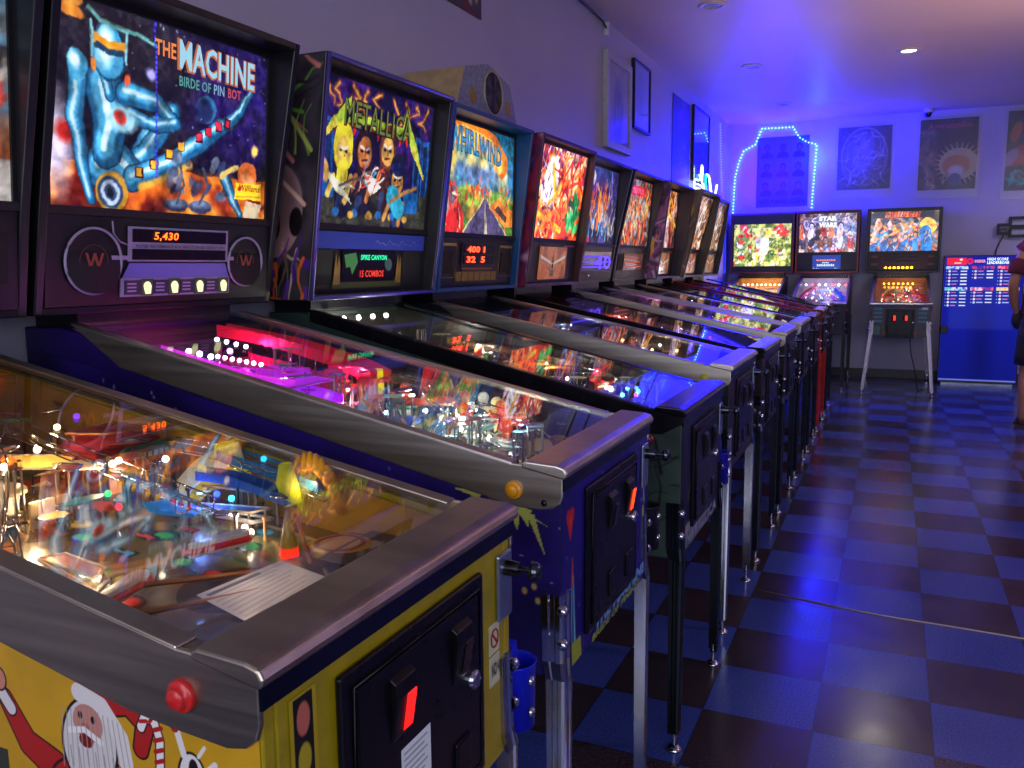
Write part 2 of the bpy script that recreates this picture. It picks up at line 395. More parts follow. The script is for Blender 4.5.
# worn metal strip across the aisle floor
# ------------------------------------------------------------------ shared materials
M_blk = mat('black_paint', '0e0d11', .38, var=.2); M_blk2 = mat('black_metal', '17161b', .3, .6, var=.2)
M_steel = mat('brushed_steel', 'c8c0b2', .36, 1., var=.14, scale=18, aniso=True)
M_steel2 = mat('worn_steel', 'b0a490', .36, 1., var=.2, scale=14, aniso=True)
M_chrome = mat('chrome', 'b9bcc4', .12, 1., var=.05)
M_glass = glass_mat('playfield_glass', boost=1.0, haze=.006)
M_acr = glass_mat('clear_acrylic', boost=1.0, haze=.03)
M_plas = lambda c: mat('plastic_'+c, c, .3, var=.08)
M_litp = lambda c, s=.5: mat('lit_plastic_%s_%s' % (c, s), c, .3, 0, c, s, var=0)  # self-glow put into the plastic, stands for lamplight on it
A_lit = art_mat('backlit_art', .95, .25, .3)
A_litdim = art_mat('backlit_art_dim', .55, .25, .3)
A_litlow = art_mat('backlit_art_low', .25, .25, .3)
A_print = art_mat('printed_art', 0, .4)
A_pf = art_mat('playfield_art', .0, .25, .6)
A_pfl = art_mat('playfield_art_glow', .10, .25, .6)  # slight self-glow added to brighten the whole playfield

def leg(R, fx, sy, X0, hw, mt, ztop=.80, b=True, splay=0.):
    """one V-section leg on the cabinet corner; fx +1 front, -1 rear; sy side"""
    mb = MB(); rings = []
    for z, a, o in ((ztop, .040, .004), (ztop-.12, .040, .006), (ztop-.15, .036, .010), (.05, .030, .008+splay)):
        cx, cy = X0+fx*o, sy*(hw+o); t = .004; k = .007; d = .0035
        sec = [(cx-fx*a, cy), (cx-fx*a*.72, cy), (cx-fx*a*.64, cy-sy*d), (cx-fx*a*.46, cy-sy*d), (cx-fx*a*.38, cy), (cx-fx*k, cy), (cx-fx*.002, cy-sy*.002), (cx, cy-sy*k), (cx, cy-sy*a*.38), (cx-fx*d, cy-sy*a*.46), (cx-fx*d, cy-sy*a*.64), (cx, cy-sy*a*.72), (cx, cy-sy*a),
               (cx-fx*(t+d), cy-sy*a), (cx-fx*(t+d), cy-sy*(t+k*.7)), (cx-fx*(t+k*.7), cy-sy*(t+d)), (cx-fx*a, cy-sy*(t+d))]
        if fx*sy < 0: sec = sec[::-1]
        rings.append([(x, y, z) for x, y in sec])
    n = len(rings[0]); vs = [p for r in rings for p in r]
    fs = [(k*n+i, (k+1)*n+i, (k+1)*n+(i+1) % n, k*n+(i+1) % n) for k in range(3) for i in range(n)]+[tuple(range(n)), tuple(range(4*n-1, 3*n-1, -1))]
    mb.add(vs, fs)
    L = mb.build('leg', mt, R)
    o = .008+splay; c = (X0+fx*(o-.014), sy*(hw+o-.014))
    f = MB(); f.cyl((*c, .008), (*c, .07), .006, n=10); f.lathe([(.0, .0), (.022, 0), (.022, .006), (.012, .013), (.007, .014)], (*c, .0), n=16)
    f.cyl((*c, .042), (*c, .052), .011, n=6, smooth=False)
    f.build('leveler_foot', M_chrome, L)
    if b:
        for z in (ztop-.025, ztop-.085):
            m = MB(); q = Vector((fx, sy, 0)).normalized(); p = Vector((X0+fx*.002, sy*(hw+.002), z))
            m.lathe([(.011, 0), (.010, .006), (.006, .010), (.0001, .012)], p, q, n=10); m.build('leg_bolt', M_chrome, L)
    return L

def arc(c, r, a0, a1, n=10): return [(c[0]+r*cos(a0+(a1-a0)*i/n), c[1]+r*sin(a0+(a1-a0)*i/n)) for i in range(n+1)]

class Pin:
    def __init__(s, label, loc, rz=0, **P):
        D = dict(hw=.272, gz=.945, rs=.2, cab='17151c', rail='wide', railm=M_steel, lock=M_steel, btn='c23028', blade='1c1a1e', bw=.37, bt=-.99, bk=-1.10, bb=-1.14,
                 box='14131a', boxm=None, gt=-1.075, gb=-1.115, art=None, artm=A_lit, spk=None, legm=M_chrome, pf=None, trim=None, door=True, dz=0., zt=1.89, gin=.034, lit=0, lockh=.030, gap=0., legb=True)
        D.update(P); s.P = P = type('P', (), D); s.R = R = root('pinball_machine', label, 'pinball machine', loc, rz, 'pinball machines')
        hw, gz, rs, dz = P.hw, P.gz, P.rs, P.dz
        s.g = lambda X: gz+rs*(-X-.09)
        s.p = lambda X: gz-.085+.125*(-X-.1)
        s.cap = lambda X, h: min(h, s.g(X)-s.p(X)-.014) if X < -.07 else min(h, .05)
        cabm = mat('cabinet_'+P.cab, P.cab, .35, var=.1)
        zb = .585-dz
        prof = [(0, zb), (0, gz-.02), (-.09, gz-.008), (-1.19, s.g(-1.19)-.012), (-1.31, s.g(-1.19)-.012), (-1.31, .50)]
        c = MB()
        c.prism(prof[::-1], -hw, -hw+.018); c.prism(prof[::-1], hw-.018, hw)
        c.box(-.018, 0, -hw+.018, hw-.018, zb, gz-.02); c.box(-1.31, -1.292, -hw+.018, hw-.018, .50, s.g(-1.19)-.012)
        c.prism([(-.018, zb), (-.018, zb+.015), (-1.292, .515), (-1.292, .50)][::-1], -hw+.018, hw-.018)
        c.box(-1.31, -1.17, -hw+.018, hw-.018, s.g(-1.19)-.03, s.g(-1.19)-.012)
        s.cab = c.build('cabinet', cabm, R, bevel=.003)
        # inner side walls
        for sy in (-1, 1):
            y = sy*(hw-.0195)
            bl = MB().prism([(-.03, gz-.10), (-.03, gz-.03), (-1.17, s.g(-1.17)-.015), (-1.17, s.p(-1.17)-.03)][::-1], min(y, y-sy*.003), max(y, y-sy*.003))
            bl.build('inner_side_panel', mat('blade_'+P.blade, P.blade, .3, var=.15, scale=12), R)
        # rails
        for sy in (-1, 1):
            r = MB(); y0, y1 = sy*hw, sy*(hw+.006)
            a, b = min(y0, y1), max(y0, y1)
            if P.rail == 'wide':
                pr = [(.004, gz+.002), (.004, gz-.045), *[(-.036+.04*cos(t), gz-.045+.026*sin(t)) for t in (-.5, -1., -1.57)], (-.08, gz-.070), (-.16, s.g(-.16)-.068), (-.544, s.g(-.544)-.062), (-1.01, s.g(-1.01)-.056), (-1.15, s.g(-1.15)+.006), (-.09, gz+.006)]
            elif P.rail == 'mid':
                pr = [(.004, gz+.002), (.004, gz-.05), *[(-.036+.04*cos(t), gz-.05+.03*sin(t)) for t in (-.5, -1., -1.57)], (-.10, gz-.076), (-.16, gz-.07), (-1.15, s.g(-1.15)-.07), (-1.15, s.g(-1.15)+.006), (-.09, gz+.006)]
            else:
                pr = [(.004, gz+.002), (.004, gz-.03), (-.05, gz-.06), (-.10, gz-.062), (-.16, gz-.030), (-1.15, s.g(-1.15)-.030), (-1.15, s.g(-1.15)+.006), (-.09, gz+.006)]
            r.prism(pr, a, b)
            y2 = sy*(hw-.020); a2, b2 = min(y2, y1), max(y2, y1)
            r.prism([(-.09, gz+.003), (-1.15, s.g(-1.15)+.003), (-1.15, s.g(-1.15)+.008), (-.09, gz+.008)], a2, b2)
            rail = r.build('side_rail', P.railm, R, bevel=.0025)
            k = MB(); yy = sy*(hw+.006); zc = gz-(.040 if P.rail == 'wide' else .038); xc = -.085
            if P.rail == 'thin': zc = gz-.075
            k.lathe([(.016, 0), (.016, .004), (.014, .006), (.0105, .006), (.0105, .010), (.009, .012), (.0001, .0125)], (xc, yy, zc), (0, sy, 0), n=22)
            k.build('flipper_button', M_plas(P.btn), R)
            if P.rail == 'wide' :
                MB().lathe([(.006, 0), (.005, .002), (.0001, .003)], (-.03, yy, gz-.058), (0, sy, 0), n=10).build('rail_screw', M_blk2, rail)
        # lock bar
        lb = MB(); e = hw+.010
        pr = [(.006, gz-.014), (.012, gz-.010), (.013, gz-.003), (.008, gz+.006), (-.006, gz+.010), (-.062, gz+.013), (-.070, gz+.009), (-.070, gz-.0)]
        lb.prism(pr[::-1], -e, e)
        LB = lb.build('lockbar', P.lock, R, bevel=.004, seg=3)
        MB().box(.001, .0065, -hw-.005, hw+.005, gz-.036, gz-.013).build('lockbar_skirt', mat('shaded_steel_skirt', '2c3048', .22, .9), LB, bevel=.001)  # same steel as the bar, tinted dark to paint shade on its front
        # glass
        gl = MB(); xa, xb = -.066, -1.165; t = .004
        gl.prism([(xa, gz-.0015), (xb, s.g(xb)-.001), (xb, s.g(xb)+.002), (xa, gz+.0015)], -hw+.020, hw-.020)
        gl.build('playfield_glass', getattr(P, 'glass', M_glass), R)
        # backbox
        bw, zt, bt, bk, bb = P.bw, P.zt, P.bt, P.bk, P.bb
        bm = P.boxm or mat('backbox_'+P.box, P.box, .35, var=.1)
        q = MB(); sp = [(bt, zt), (bk, 1.42), (bb, 1.20), (-1.33, 1.20), (-1.33, zt)]
        for sy in (-1, 1):
            a, b = sorted((sy*bw, sy*(bw-.02))); q.prism(sp, a, b)
        q.box(-1.33, bt, -bw+.02, bw-.02, zt-.018, zt); q.box(-1.33, bb, -bw+.02, bw-.02, 1.20, 1.217); q.box(-1.33, -1.315, -bw+.02, bw-.02, 1.217, zt-.018)
        s.box = q.build('backbox', bm, R, bevel=.003)
        n = MB(); n.box(-1.31, -1.17, -hw+.03, hw-.03, s.g(-1.19)-.012, 1.199); n.build('backbox_neck', M_blk, R)
        if P.trim:
            t = MB(); w = .011
            for sy in (-1, 1): t.tube([(bb+.002, sy*(bw-.01), 1.205), (bk+.002, sy*(bw-.01), 1.42), (bt+.002, sy*(bw-.01), zt-.005)], w*.6, 6)
            t.tube([(bt+.002, -bw+.01, zt-.006), (bt+.002, bw-.01, zt-.006)], w*.6, 6); t.tube([(bb+.002, -bw+.01, 1.208), (bb+.002, bw-.01, 1.208)], w*.6, 6)
            t.build('backbox_trim', P.trim, R)
        gt, gb, gy = P.gt, P.gb, bw-P.gin
        z0, z1 = getattr(P, 'z0', 1.425), getattr(P, 'z1', zt-.03)
        s.gx = lambda z: gb+(gt-gb)*(z-z0)/(z1-z0)
        s.bg = P.art.panel('backglass', [(gb, -gy, z0), (gb, gy, z0), (gt, gy, z1), (gt, -gy, z1)], P.artm, R)
        s.BP = lambda u, v: (s.gx(z0+(z1-z0)*v), -gy+2*gy*u, z0+(z1-z0)*v)
        f = MB()
        for sy in (-1, 1):
            a, b = sorted((sy*(gy-.002), sy*(bw-.02))); f.prism([(s.gx(z1)-.004, z1), (s.gx(z1)+.006, z1), (gb+.006, z0), (gb-.004, z0)], a, b)
        f.prism([(gb-.004, z0-.012), (gb+.012, z0-.012), (gb+.010, z0+.006), (gb-.004, z0+.006)][::-1], -bw+.02, bw-.02)
        f.prism([(s.gx(z1)-.004, z1-.004), (s.gx(z1)+.008, z1-.004), (s.gx(z1)+.008, zt-.018), (s.gx(z1)-.004, zt-.018)][::-1], -bw+.02, bw-.02)
        if hasattr(P, 'z0'): f.box(gb-.01, gb+.004, -bw+.02, bw-.02, 1.217, z0-.008)
        f.build('backglass_frame', M_blk, R)
        # speaker panel
        sx = gb+.004; s.SX = lambda z: sx-(1.41-z)*.12
        if hasattr(P, 'z0'): sx -= .03
        sb = MB().prism([(s.SX(1.217)-.02, 1.217), (s.SX(1.217), 1.217), (s.SX(1.41), 1.412), (s.SX(1.41)-.02, 1.412)][::-1], -bw+.022, bw-.022)
        s.sp = sb.build('speaker_panel', M_blk, R)
        s.SP = lambda u, v: (s.SX(1.222+.185*v)+.002, -bw+.024+(2*bw-.048)*u, 1.222+.185*v)
        if P.spk: P.spk(s)
        # legs
        for fx, X0 in ((1, 0.), (-1, -1.31)):
            for sy in (-1, 1): leg(R, fx, sy, X0, hw+.001, P.legm, .735-dz if fx > 0 else .72, b=P.legb, splay=getattr(P, 'splay', 0.))
        if P.door: s.coin_door(**(P.door if isinstance(P.door, dict) else {}))
        # playfield
        if P.pf is not None:
            xa, xb, y = -.05, -1.185, hw-.024
            P.pf.panel('playfield', [(xa, -y, s.p(xa)), (xa, y, s.p(xa)), (xb, y, s.p(xb)), (xb, -y, s.p(xb))], P.pfm if hasattr(P, 'pfm') else A_pfl, R, thick=.012)
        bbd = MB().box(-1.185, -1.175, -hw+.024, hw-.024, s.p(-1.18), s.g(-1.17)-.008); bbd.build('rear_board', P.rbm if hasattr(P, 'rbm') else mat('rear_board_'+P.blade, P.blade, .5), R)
    def coin_door(s, both=False, lit='ff4020', litc=-.034, off=.085, blank='17161b', st=5., w=.16, y0=0.):
        R = s.R; gz = s.P.gz; z1 = gz-.055; z0 = gz-.335+.0
        d = MB().box(.001, .010, y0-w, y0+w, z0, z1); D = d.build('coin_door', M_blk2, R, bevel=.006, seg=3)
        t = MB(); a = .018; t.tube([(.011, y0-w+a, z0+a), (.011, y0+w-a, z0+a), (.011, y0+w-a, z1-a), (.011, y0-w+a, z1-a)], .0028, 6, closed=True); t.build('door_rim', M_blk2, D)
        MB().box(.009, .0135, y0-w+.022, y0+w-.022, z0+.022, z1-.022).build('door_panel', M_blk2, D, bevel=.003)
        for y, on in ((litc, 1), (off, both)):
            e = MB().prism([(.012, z1-.118), (.016, z1-.110), (.024, z1-.062), (.022, z1-.045), (.012, z1-.038)][::-1], y-.022, y+.020); E_ = e.build('coin_entry', M_blk2, D, bevel=.003)
            b = MB().prism([(.017, z1-.108), (.0185, z1-.107), (.0255, z1-.064), (.024, z1-.062)][::-1], y-.004, y+.015)
            b.build('coin_button', emit('coin_'+lit+str(st), lit, st) if on else mat('coin_dark', '200a08', .3), E_, bevel=.002)
            MB().box(.012, .018, y-.02, y+.02, z0+.035, z0+.085).build('coin_return', M_blk2, D, bevel=.004)
        MB().lathe([(.013, 0), (.013, .006), (.009, .009), (.0001, .009)], (.0135, y0+.115, z1-.13), (1, 0, 0), 16).build('door_lock', M_chrome, D)
    def plunger(s, y=.225, z=None):
        z = z or s.P.gz-.075
        m = MB().box(.001, .008, y-.022, y+.022, z-.075, z+.022); P_ = m.build('plunger_plate', mat('pale_zinc', 'a8b4c4', .25, .9), s.R, bevel=.003)
        r = MB(); r.cyl((.008, y, z), (.030, y, z), .012, .010); r.cyl((.03, y, z), (.046, y, z), .0045); r.lathe([(.006, 0), (.013, .003), (.014, .010), (.010, .017), (.0001, .018)], (.044, y, z), (1, 0, 0), 16)
        r.build('plunger_rod', mat('dark_chrome', '50545c', .2, 1), P_)
    def cup(s, c, sy=1, z=.70):
        m = MB(); y = sy*(s.P.hw+.040); x = -.012
        m.lathe([(.0001, 0), (.032, 0), (.034, .10), (.036, .102), (.034, .103), (.031, .098), (.029, .006), (.0001, .006)], (x, y, z-.06), (0, 0, 1), 24)
        m.box(-.03, -.002, sy*(s.P.hw+.008) if sy > 0 else -s.P.hw-.03, s.P.hw+.03 if sy > 0 else -s.P.hw-.008, z-.07, z+.08)
        H_ = m.build('cup_holder', M_plas(c), s.R)
        for zz in (z+.02, z-.03): MB().lathe([(.008, 0), (.007, .004), (.0001, .006)], (x+.034, y-sy*.012, zz), (1, 0, 0), 10).build('holder_bolt', M_chrome, H_)
    # ---- playfield toys
    def flipper(s, x, y, ang, c='d8682a'):
        z = s.p(x)+.012; m = MB(); L = .075; ca, sa = cos(ang), sin(ang)
        pts = []
        for t in np.linspace(pi/2, 3*pi/2, 8): pts.append((.012*cos(t), .012*sin(t)))
        for t in np.linspace(-pi/2, pi/2, 8): pts.append((L+.006*cos(t), .006*sin(t)))
        P_ = [(x+a*ca-b*sa, y+a*sa+b*ca) for a, b in pts]
        m.prism(P_, z, z+.02, 'z'); F = m.build('flipper', M_plas('d8d0c0'), s.R, bevel=.002)
        m2 = MB(); m2.tube([(x+a*1.05*ca-b*1.15*sa, y+a*1.05*sa+b*1.15*ca, z+.010) for a, b in pts], .0045, 6, closed=True); m2.build('flipper_rubber', M_plas(c), F)
    def post(s, x, y, c='d9d9e0', h=.04):
        z = s.p(x); m = MB(); m.lathe([(.006, 0), (.006, .008), (.004, .012), (.004, h-.008), (.006, h), (.0001, h+.002)], (x, y, z), n=8); return m.build('post', M_plas(c), s.R)
    def bulb(s, x, y, c='fff0d0', st=12, h=.02, r=.006, name='lamp_bulb'):
        h = s.cap(x, h)
        return MB().sphere((x, y, s.p(x)+h), r, 10, 6).build(name, emit('b%s_%s' % (c, st), c, st), s.R)
    def lamp(s, x, y, c=(1, .8, .5), e=.5, h=.06, size=.02):
        return add_light('playfield_lamp', 'POINT', (x, y, s.p(x)+s.cap(x, h)-.006), e, c, .006, parent=s.R)
    def bumper(s, x, y, cap='d03028', lit=1.2, r=.032, art=None):
        z = s.p(x); m = MB(); m.lathe([(r*.7, 0), (r*.72, .03), (r*.65, .045)], (x, y, z), n=20); B = m.build('pop_bumper', M_plas('e8e4d8'), s.R)
        MB().lathe([(r*.75, 0), (r*1.05, .003), (r*1.05, .006), (r*.7, .008)], (x, y, z+.012), n=20).build('bumper_ring', M_chrome, B)
        MB().lathe([(r*.6, 0), (r*1.15, .002), (r*1.15, .008), (r*.9, .013), (.0001, .015)], (x, y, z+.045), n=24).build('bumper_cap', M_litp(cap, lit), B)
    def dome(s, x, y, c='d02020', lit=1.5, r=.016, h=.03):
        h = s.cap(x, h+.028)-.028; z = s.p(x)+h; m = MB(); m.cyl((x, y, s.p(x)), (x, y, z), r*.9, n=12); m.lathe([(r, 0), (r, .010), (r*.8, .020), (r*.4, .026), (.0001, .028)], (x, y, z), n=14)
        return m.build('flasher_dome', M_litp(c, lit), s.R)
    def plastic(s, pts, h, c, name='plastic_piece', lit=0, rim=None, t=.003, posts=True):
        z = min(s.p(x)+s.cap(x, h) for x, y in pts); z = max(z, max(s.p(x) for x, y in pts)+.004)
        m = MB(); a = sum((pts[i][0]*pts[(i+1) % len(pts)][1]-pts[(i+1) % len(pts)][0]*pts[i][1]) for i in range(len(pts)))
        P_ = pts if a > 0 else pts[::-1]
        m.prism(P_, z, z+t, 'z'); o = m.build(name, M_litp(c, lit) if lit else M_plas(c), s.R, bevel=.001)
        if rim:
            r = MB(); r.tube([(x, y, z+t) for x, y in pts], .0022, 5, closed=True); r.build('rim', M_plas(rim) if isinstance(rim, str) else rim, o)
        if posts:
            p_ = MB(); cx = sum(p[0] for p in pts)/len(pts); cy = sum(p[1] for p in pts)/len(pts)
            for x, y in pts:
                x, y = x+(cx-x)*.15, y+(cy-y)*.15; p_.cyl((x, y, s.p(x)), (x, y, z), .0018, n=6)
            p_.build('standoff', M_plas('8c8478'), o)
        return o
    def sling(s, x, y, sy, c='c8782c', lit=.6):
        pts = [(x, y), (x-.13, y+sy*.005), (x-.02, y-sy*.06)]
        pts = [(x, y), (x-.125, y+sy*.022), (x-.11, y+sy*.048), (x-.012, y+sy*.03)]
        o = s.plastic(pts, .030, c, 'slingshot', lit, rim='f0d8b0')
        r = MB(); r.tube([(px, py, s.p(px)+.016) for px, py in pts], .0035, 6, closed=True); r.build('rubber_band', M_plas('e8e4dc'), o)
        s.bulb(x-.05, y+sy*.028, 'fff4e0', 25, .018, .007)
    def ramp(s, pts, w=.045, c='3070c0', h=.022, material=None, name='ramp', lit=0):
        """U channel along 3D points, z is height over the playfield"""
        m = MB(); Q = [Vector((x, y, s.p(x)+s.cap(x, z+h)-h)) for x, y, z in pts]; n = len(Q); vs = []
        for k, p in enumerate(Q):
            d = (Q[min(k+1, n-1)]-Q[max(k-1, 0)]); sd = Vector((-d.y, d.x, 0)).normalized()
            for a, b in ((-w/2, h), (-w/2, 0), (w/2, 0), (w/2, h), (w/2-.002, h), (w/2-.002, .002), (-w/2+.002, .002), (-w/2+.002, h)): vs.append(p+sd*a+Vector((0, 0, b)))
        fs = [(k*8+i, k*8+(i+1) % 8, (k+1)*8+(i+1) % 8, (k+1)*8+i) for k in range(n-1) for i in range(8)]+[tuple(range(7, -1, -1)), tuple(range((n-1)*8, n*8))]
        m.add(vs, fs); o = m.build(name, material or (M_litp(c, lit) if lit else M_plas(c)), s.R)
        return o
    def wire(s, pts, w=.03, r=.0013, c=None):
        m = MB(); Q = [Vector((x, y, s.p(x)+s.cap(x, z+.02)-.02)) for x, y, z in pts]; n = len(Q)
        L_ = [[], [], [], []]
        for k, p in enumerate(Q):
            d = (Q[min(k+1, n-1)]-Q[max(k-1, 0)]); sd = Vector((-d.y, d.x, 0)).normalized()
            for i, (a, b) in enumerate(((-w*.3, 0), (w*.3, 0), (-w*.5, .018), (w*.5, .018))): L_[i].append(p+sd*a+Vector((0, 0, b)))
        for l in L_: m.tube(l, r, 6)
        for k in range(0, n, 4): m.tube([L_[2][k], L_[0][k], L_[1][k], L_[3][k]], r*.8, 5)
        m.build('wire_ramp', c or M_chrome, s.R)
    def targets(s, x, y, n, c, dx=0, dy=.022, h=.03):
        for i in range(n):
            X, Y = x+dx*i, y+dy*i; z = s.p(X)
            m = MB().box(X-.002, X+.002, Y-.009, Y+.009, z, z+h) if abs(dy) > abs(dx) else MB().box(X-.009, X+.009, Y-.002, Y+.002, z, z+h)
            m.build('target', M_plas(c), s.R, bevel=.001)
    def apron(s, c='1a1815'):
        m = MB(); x0, x1 = -.04, -.20; hw = s.P.hw-.026; z = s.p(x1)
        pr = [(x0, -hw), (x0, hw), (x1-.06, hw), (x1-.0, .09), (x1+.05, .04), (x1+.05, -.04), (x1, -.09), (x1-.06, -hw)]
        m.prism(pr[::-1], z+.012, z+.016, 'z'); return m.build('apron', M_plas(c), s.R, bevel=.001)

def smooth_path(pts, n=6):
    P_ = [np.array(p, float) for p in pts]; P_ = [2*P_[0]-P_[1]]+P_+[2*P_[-1]-P_[-2]]; out = []
    for i in range(1, len(P_)-2):
        for k in range(n):
            t = k/n; a, b, c, d = P_[i-1], P_[i], P_[i+1], P_[i+2]
            out.append(tuple(.5*((2*b)+(-a+c)*t+(2*a-5*b+4*c-d)*t*t+(-a+3*b-3*c+d)*t**3)))
    out.append(tuple(P_[-2])); return out

# ------------------------------------------------------------------ artwork
AR = 1.54
def art_bride():
    c = Cv(AR, 190, '17161d'); c.grad('0d0c14', '24222c', 0, 1)
    c.cloud(2.5, ['101018', '1c1440', '2c1c78', '161038'], 3, a=.9, mask=np.clip((c.X-.75)/.4, 0, 1)*np.clip((c.Y-.2)/.3, 0, 1))
    c.grad('8a2408', 'e07818', 0, .24); c.cloud(5, ['6a1a08', 'd86a18', 'f09a30', '9a3410'], 5, mask=np.clip((.27-c.Y)/.06, 0, 1), warp=.1)
    c.ell(.05, .30, .07, .20, 'f0e8ff', soft=.08); c.ell(.10, .36, .06, .05, 'c02818', soft=.04)
    c.ell(.10, 1.0, .12, .07, 'f0a040'); c.ell(.12, .93, .10, .04, 'e08830', rot=-.3)
    c.ell(1.03, .60, .075, .075, '2a6a90'); c.ell(1.01, .59, .065, .07, '1c2c58', soft=.02); c.ell(.62, .72, .035, .025, 'a0a0f0', rot=-.8, soft=.02)
    c.ell(1.37, .26, .085, .09, 'e07028'); c.ell(1.38, .24, .07, .03, 'f8a860', rot=-.3, soft=.02)
    c.stars(46, 'a8b8e8', 5, .004, (.5, .4, AR, 1)); c.ell(1.43, .42, .025, .035, 'ffd060', soft=.02)
    # reclining chrome android seen in general outline
    D, Mm, Lt = '1b5f86', '48a8cc', 'c8f4f8'
    def limb(p, w, t=None):
        c.line(p, w+.014, '0c2c48', taper=(t or w)+.014); c.line(p, w, D, taper=t or w)
        q = [(x-.012, y+.012) for x, y in p]; c.line(q, w*.62, Mm, taper=(t or w)*.62, soft=.02); c.line(q, w*.22, Lt, taper=(t or w)*.2, soft=.012)
    limb([(.50, .22), (.62, .42), (.78, .56)], .13, .10)
    limb([(.78, .56), (.60, .34), (.43, .20)], .09, .11)
    limb([(.30, .22), (.40, .26), (.50, .20)], .20, .16)
    limb([(.33, .60), (.36, .45), (.34, .30)], .22, .17)
    c.line([(.52, .17), (.78, .30), (1.02, .44), (1.22, .56), (1.34, .72)], .12, '20364a', taper=.02); limb([(.50, .18), (.78, .30), (1.02, .44), (1.22, .56)], .12, .07)
    limb([(1.2, .55), (1.30, .62), (1.40, .76)], .06, .015); c.line([(.56, .14), (.9, .28)], .04, 'd8a838', soft=.02)
    for i, (x, y) in enumerate([(.55, .22), (.64, .27), (.74, .33), (.83, .38), (.97, .44), (1.05, .48), (1.13, .52), (1.2, .555)]):
        k = 'e0a828' if i < 4 else 'e03048'; c.rect(x-.028, y-.028, x+.028, y+.028, '401018'); c.rect(x-.02, y-.02, x+.02, y+.02, k)
    limb([(.18, .66), (.16, .44), (.19, .22), (.24, .06)], .10, .045)
    c.ell(.18, .68, .06, .075, Mm); c.ell(.165, .70, .03, .04, Lt, soft=.02)
    limb([(.46, .60), (.66, .58), (.80, .50)], .11, .07); limb([(.80, .50), (.66, .46), (.5, .5)], .06, .06)
    c.ell(.43, .47, .10, .07, '90c8d0', soft=.03); c.ell(.42, .48, .04, .035, 'c03828', soft=.02)
    limb([(.34, .66), (.36, .58)], .05, .06)
    c.ell(.36, .78, .095, .145, '0c2c48'); c.ell(.36, .78, .085, .135, '3a9cc4'); c.ell(.34, .80, .05, .10, Lt, soft=.04)
    c.line([(.28, .83), (.36, .80), (.45, .82)], .05, 'e09828'); c.line([(.29, .80), (.36, .775), (.44, .79)], .03, '183850')
    c.line([(.24, .96), (.30, .92), (.54, .90), (.66, .87)], .02, '68b0a8'); c.line([(.26, .9), (.27, .74)], .014, '80c8d0'); c.line([(.47, .9), (.46, .74)], .014, '80c8d0')
    c.ell(.275, .70, .018, .035, 'f08828'); c.ell(.465, .66, .018, .03, 'f06030')
    for x0 in (.80, .98): # machinery vehicles
        c.ell(x0, .06, .09, .035, '283048'); c.ell(x0, .075, .07, .02, '607890', soft=.02); c.line([(x0, .08), (x0+.06, .18), (x0+.02, .28)], .018, '38485c')
    c.blobs(26, ['303c58', '4c6078', '1c2030', '788898'], 9, (.01, .03), (.72, .1, 1.2, .34), a=.8)
    limb([(1.18, .24), (1.25, .12), (1.32, .02)], .07, .03); c.line([(1.15, .25), (1.28, .31)], .03, 'd8c060')
    c.ell(.37, .10, .10, .10, 'c89830'); c.ell(.36, .10, .075, .08, '284860'); c.ell(.36, .10, .045, .05, 'b8d0e0', ring=.01); c.ell(.36, .10, .02, .025, '101820')
    c.rect(1.26, .13, 1.50, .225, 'f4d420'); c.rect(1.27, .14, 1.49, .155, 'c09010'); c.ell(1.30, .195, .016, .016, 'c02020')
    c.poly([(1.34, .02), (1.48, .02), (1.50, .11), (1.36, .12)], 'c8b890')
    c.line([(.655, .98), (.655, .20)], .012, '2018c0', a=.75)
    for k in range(30): c.ell(.655, .97-k*.026, .005, .006, '5858ff')
    return c
